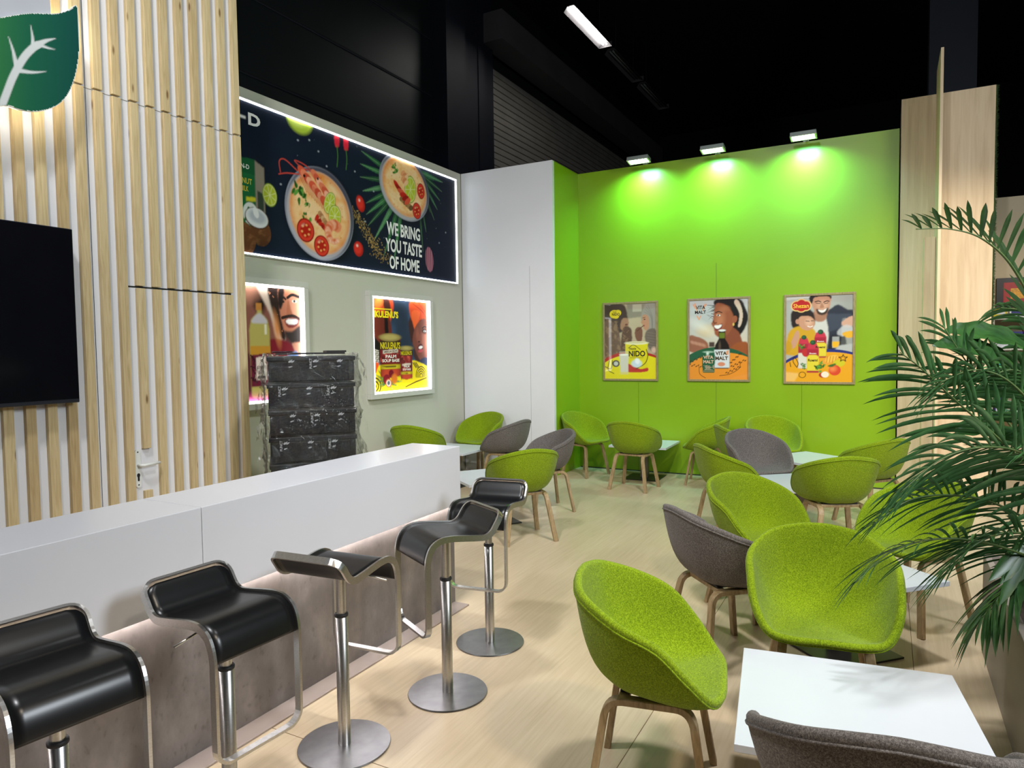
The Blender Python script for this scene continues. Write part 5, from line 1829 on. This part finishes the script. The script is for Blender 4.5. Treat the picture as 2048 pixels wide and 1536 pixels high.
def frond(name, pts, parent, nl=26, L=.36, wd=.017, droop=.55, lift=.22, start=.28, seed=0, twist=0., side_l=1., side_r=1.):
    q = random.Random(seed)
    P = [Vector(p) for p in catmull(pts, 10)]
    n = len(P)
    b = MB()
    b.tube(P, .0075, 6, taper=.25)
    o = b.mi
    b.mi = [0] * len(o)
    cum = [0.]
    for i in range(1, n):
        cum.append(cum[-1] + (P[i] - P[i - 1]).length)
    for k in range(nl):
        f = start + (1 - start) * (k + .5) / nl
        s = f * cum[-1]
        i = max(j for j in range(n) if cum[j] <= s)
        i = min(i, n - 2)
        p = P[i].lerp(P[i + 1], (s - cum[i]) / max(1e-6, cum[i + 1] - cum[i]))
        T = (P[i + 1] - P[i]).normalized()
        S = T.cross(Vector((0, 0, 1)))
        if S.length < .2:
            S = T.cross(Vector((0, -1, 0)))
        S.normalize()
        S = Matrix.Rotation(R(twist), 3, T) @ S
        N = S.cross(T).normalized()
        g = (f - start) / (1 - start)
        ll = L * (.55 + .45 * math.sin(math.pi * min(1, .18 + g * .75))) * (1 - .45 * g ** 3)
        for sd in (-1, 1):
            sl = side_l if sd < 0 else side_r
            if sl <= 0:
                continue
            a = R(50 - 28 * g + q.uniform(-7, 7))
            d = (T * math.cos(a) + S * (sd * math.sin(a)) + N * (lift + q.uniform(-.12, .12))).normalized()
            lk = ll * sl * q.uniform(.85, 1.1)
            dr = droop * q.uniform(.7, 1.3)
            wv = wd * q.uniform(.8, 1.15) * (1 - .3 * g)
            rows = []
            nseg = 7
            prev = None
            for j in range(nseg + 1):
                t_ = j / nseg
                c = p + d * (lk * t_) + Vector((0, 0, -1)) * (lk * dr * t_ * t_)
                if c.x > .42 and c.z < .53:
                    c.z = .53
                tg = (d * lk + Vector((0, 0, -1)) * (2 * lk * dr * t_)).normalized()
                cr = tg.cross(N)
                if cr.length < 1e-3:
                    cr = tg.cross(S)
                cr.normalize()
                upv = cr.cross(tg).normalized()
                wj = wv * (math.sin(math.pi * min(1., .12 + t_ * .6)) if t_ < .7 else math.sin(math.pi * .54) * max(0, 1 - (t_ - .7) / .3) ** .8 + .0004)
                rows.append([c - cr * wj + upv * wj * .35, c, c + cr * wj + upv * wj * .35])
            b.grid(rows, False, 1, True)
    return b.obj(name, ['palm_stem', 'palm_leaf'], parent)


palm = thing('areca_palm', 'large feathery green palm arching in from the right edge', 'palm', (0, 0, 0))
FR_ = [
    # points of the stalk, leaflets, length, half-width, droop, lift, start
    ([(PX, PY, PZ), (0.685, 3.579, 0.932), (0.589, 3.438, 1.372), (0.497, 3.257, 1.686), (0.400, 3.136, 1.878), (0.296, 3.028, 1.976), (0.189, 2.927, 2.007), (0.082, 2.823, 2.002)], 22, .23, .012, .10, .75, .52),
    ([(PX, PY, PZ), (0.687, 3.572, 0.789), (0.556, 3.458, 1.036), (0.386, 3.240, 1.227), (0.223, 3.047, 1.391), (0.104, 2.921, 1.516), (0.039, 2.844, 1.572)], 26, .42, .0115, .30, .10, .30),
    ([(PX, PY, PZ), (0.700, 3.630, 0.691), (0.532, 3.435, 0.865), (0.366, 3.238, 0.981), (0.212, 3.044, 1.034), (0.077, 2.857, 1.040), (-0.039, 2.699, 0.973)], 24, .32, .0090, .32, .2, .34),
    ([(PX, PY, PZ), (0.665, 3.437, 0.639), (0.507, 3.257, 0.768), (0.325, 3.050, 0.866), (0.158, 2.893, 0.898), (0.016, 2.757, 0.867), (-0.087, 2.640, 0.780)], 24, .32, .0090, .36, .1, .36),
    ([(PX, PY, PZ), (0.713, 3.821, 0.908), (0.551, 3.710, 1.123), (0.402, 3.620, 1.355), (0.291, 3.524, 1.531), (0.203, 3.462, 1.681)], 24, .34, .0095, .3, .25, .40),
    ([(PX, PY, PZ), (0.667, 3.395, 0.870), (0.558, 3.234, 1.085), (0.424, 3.054, 1.206), (0.288, 2.891, 1.238), (0.161, 2.753, 1.206), (0.042, 2.614, 1.110)], 24, .40, .0120, .30, .15, .36),
    ([(PX, PY, PZ), (0.676, 3.501, 0.642), (0.550, 3.380, 0.710), (0.464, 3.275, 0.698), (0.390, 3.186, 0.636), (0.327, 3.103, 0.566)], 22, .30, .016, .55, .0, .34),
    ([(PX, PY, PZ), (0.734, 3.957, 1.112), (0.670, 3.940, 1.430), (0.608, 3.861, 1.634), (0.529, 3.767, 1.734), (0.425, 3.655, 1.755)], 22, .30, .013, .45, .3, .40),
    ([(PX, PY, PZ), (0.649, 3.391, 0.987), (0.532, 3.288, 1.286), (0.405, 3.172, 1.453), (0.284, 3.064, 1.503), (0.167, 2.930, 1.462)], 24, .36, .0115, .30, .12, .36),
    ([(PX, PY, PZ), (0.652, 3.377, 0.695), (0.532, 3.229, 0.846), (0.404, 3.083, 0.905), (0.285, 2.961, 0.875), (0.189, 2.857, 0.782)], 24, .36, .0115, .30, .12, .36),
    ([(PX, PY, PZ), (0.678, 3.462, 0.936), (0.611, 3.384, 1.221), (0.524, 3.303, 1.419), (0.424, 3.207, 1.498), (0.303, 3.095, 1.465)], 24, .36, .0115, .30, .12, .36),
    ([(PX, PY, PZ), (.80, 3.4, 1.0), (.86, 3.1, 1.4), (.92, 2.8, 1.6), (.98, 2.5, 1.58)], 24, .36, .016, .5, .2, .34),
    ([(PX, PY, PZ), (.85, 3.7, 1.1), (.98, 3.75, 1.55), (1.15, 3.8, 1.8), (1.35, 3.85, 1.85)], 24, .36, .016, .5, .2, .34),
    ([(PX, PY, PZ), (.78, 3.8, 1.2), (.82, 4.0, 1.7), (.88, 4.3, 2.0), (.95, 4.6, 2.05)], 24, .36, .016, .5, .2, .34),
    ([(PX, PY, PZ), (.70, 3.8, 1.0), (.58, 4.0, 1.35), (.45, 4.2, 1.5), (.32, 4.36, 1.45)], 24, .33, .014, .5, .2, .36),
    ([(PX, PY, PZ), (.74, 3.55, .9), (.70, 3.4, 1.15), (.62, 3.2, 1.28), (.52, 3.0, 1.26)], 22, .36, .016, .5, .2, .34),
]
for i, (pts, nl, L, wd_, dr, lf, stt) in enumerate(FR_):
    frond('frond', pts, palm, nl, L, wd_, dr, lf, stt, seed=i, twist=(0, 58, 48, 40, 50, 58, 30, 40, 55, 42, 50)[i] if i < 11 else 15)
st_ = MB()
for a in range(4):
    x, y = PX + .035 * math.cos(a * 1.6), PY + .035 * math.sin(a * 1.6)
    MB().tube([(x, y, .462), (x * .5 + PX * .5, y * .5 + PY * .5, .60), (PX, PY, .72)], .014, 8, taper=.6).obj('stem', 'palm_stem', palm)

# broad-leaved plant behind the palm
bl = thing('broad_leaf_plant', 'plant with wide dark undivided leaves among the palm fronds', 'plant', (0, 0, 0))
BX, BY = .70, 4.02


def broad(pts, wd_):
    P = [Vector(p) for p in catmull(pts, 8)]
    n = len(P)
    b = MB().tube(P[:n // 2 + 2], .007, 6, taper=.7)
    rows = []
    s0 = n // 2
    for i in range(s0, n):
        t_ = (i - s0) / (n - 1 - s0)
        T = (P[min(i + 1, n - 1)] - P[i - 1]).normalized()
        S = T.cross(Vector((0, 0, 1))).normalized()
        S = (S * .75 + Vector((0, 0, 1)) * .65)
        S = (S - T * S.dot(T)).normalized()
        N = S.cross(T)
        w_ = wd_ * max(.02, max(0, math.sin(math.pi * min(1, .06 + .94 * t_))) ** .7)
        rows.append([P[i] + S * w_ * k + N * (abs(k) * w_ * .25 + .006 * math.sin(i * 1.3 + k * 4)) for k in (-1, -.5, 0, .5, 1)])
    b.grid(rows, False, 1, True)
    b.obj('leaf', ['palm_stem', 'broad_leaf'], bl)


broad([(BX, BY, .465), (0.643, 3.85, 1.006), (0.60, 3.78, 1.30), (0.50, 3.68, 1.47), (0.33, 3.56, 1.57), (0.168, 3.45, 1.596)], .085)
broad([(BX, BY, .465), (0.672, 3.93, 1.128), (0.63, 3.86, 1.436), (0.53, 3.78, 1.58), (0.37, 3.68, 1.64), (0.211, 3.591, 1.657)], .075)
broad([(BX, BY, .465), (0.641, 3.90, .80), (0.56, 3.85, 1.05), (0.46, 3.80, 1.18), (0.36, 3.74, 1.22), (0.27, 3.68, 1.19)], .06)
broad([(BX, BY, .465), (.78, 4.1, 1.1), (.88, 4.2, 1.5), (1.0, 4.3, 1.7), (1.15, 4.35, 1.72)], .08)
broad([(BX, BY, .465), (.68, 4.15, 1.0), (.62, 4.3, 1.3), (.55, 4.45, 1.42), (.47, 4.6, 1.40)], .07)

# fan palm at the planter's edge
fp = thing('fan_palm', 'low dark fan-shaped palm leaf hanging over the planter edge', 'plant', (0, 0, 0))
hub = Vector((.50, 3.28, .86))
root = Vector((.60, 3.42, .452))
MB().tube([root, root.lerp(hub, .5) + Vector((.02, 0, .05)), hub], .008, 6).obj('stem', 'palm_stem', fp)
fb = MB()
nb = 13
for k in range(nb):
    a = R(-35 - 118 * k / (nb - 1))
    ax = Vector((.879, .476, 0)) * .95
    d = (ax * math.cos(a) + Vector((0, 0, 1)) * math.sin(a) + Vector((.15, -.3, 0))).normalized()
    Lk = .27 + .04 * math.sin(k * 2.1)
    side = d.cross(Vector((.3, -.9, .2))).normalized()
    nn = side.cross(d)
    rows = []
    for j in range(7):
        t_ = j / 6
        w_ = .004 + .022 * math.sin(math.pi * min(1, t_ * .62 + .02)) if t_ < .8 else .021 * (1 - (t_ - .8) / .2) + .001
        c = hub + d * (Lk * t_) + Vector((0, 0, -.03 * t_ * t_))
        rows.append([c - side * w_ + nn * w_ * .4, c, c + side * w_ + nn * w_ * .4])
    fb.grid(rows, False, 0, True)
fb.obj('fan_leaf', 'broad_leaf', fp)

# dropped bits of palm leaf on the chairs
def crumb(ch, lx, ly, rz, L, label):
    sh_ = ch.children[0]
    ok_, hit, nrm, _ = sh_.ray_cast(Vector((lx, ly, .9)), Vector((0, 0, -1)))
    if not ok_:
        return
    o = MB().prism([(-L, 0), (0, -.005), (L, .001), (0, .004)], 0, .0012, lambda u, v, d: (u, v, d)).obj('leaf_fragment', 'palm_leaf')
    q = Vector((0, 0, 1)).rotation_difference(nrm)
    th = ch.rotation_euler.z
    M_ = Matrix.Translation(ch.location) @ Matrix.Rotation(th, 4, 'Z') @ Matrix.Translation(hit + nrm * .0008) @ q.to_matrix().to_4x4() @ Matrix.Rotation(rz, 4, 'Z')
    o.matrix_world = M_
    tag(o, label, 'leaf fragment')


bpy.context.view_layer.update()
crumb(CHAIRS[2], -.09, -.12, 1.2, .014, 'tiny dark bit of palm leaf on the seat of the front green chair')
crumb(CHAIRS[4], .13, .10, .3, .028, 'thin bit of palm leaf on the green chair behind the palm')
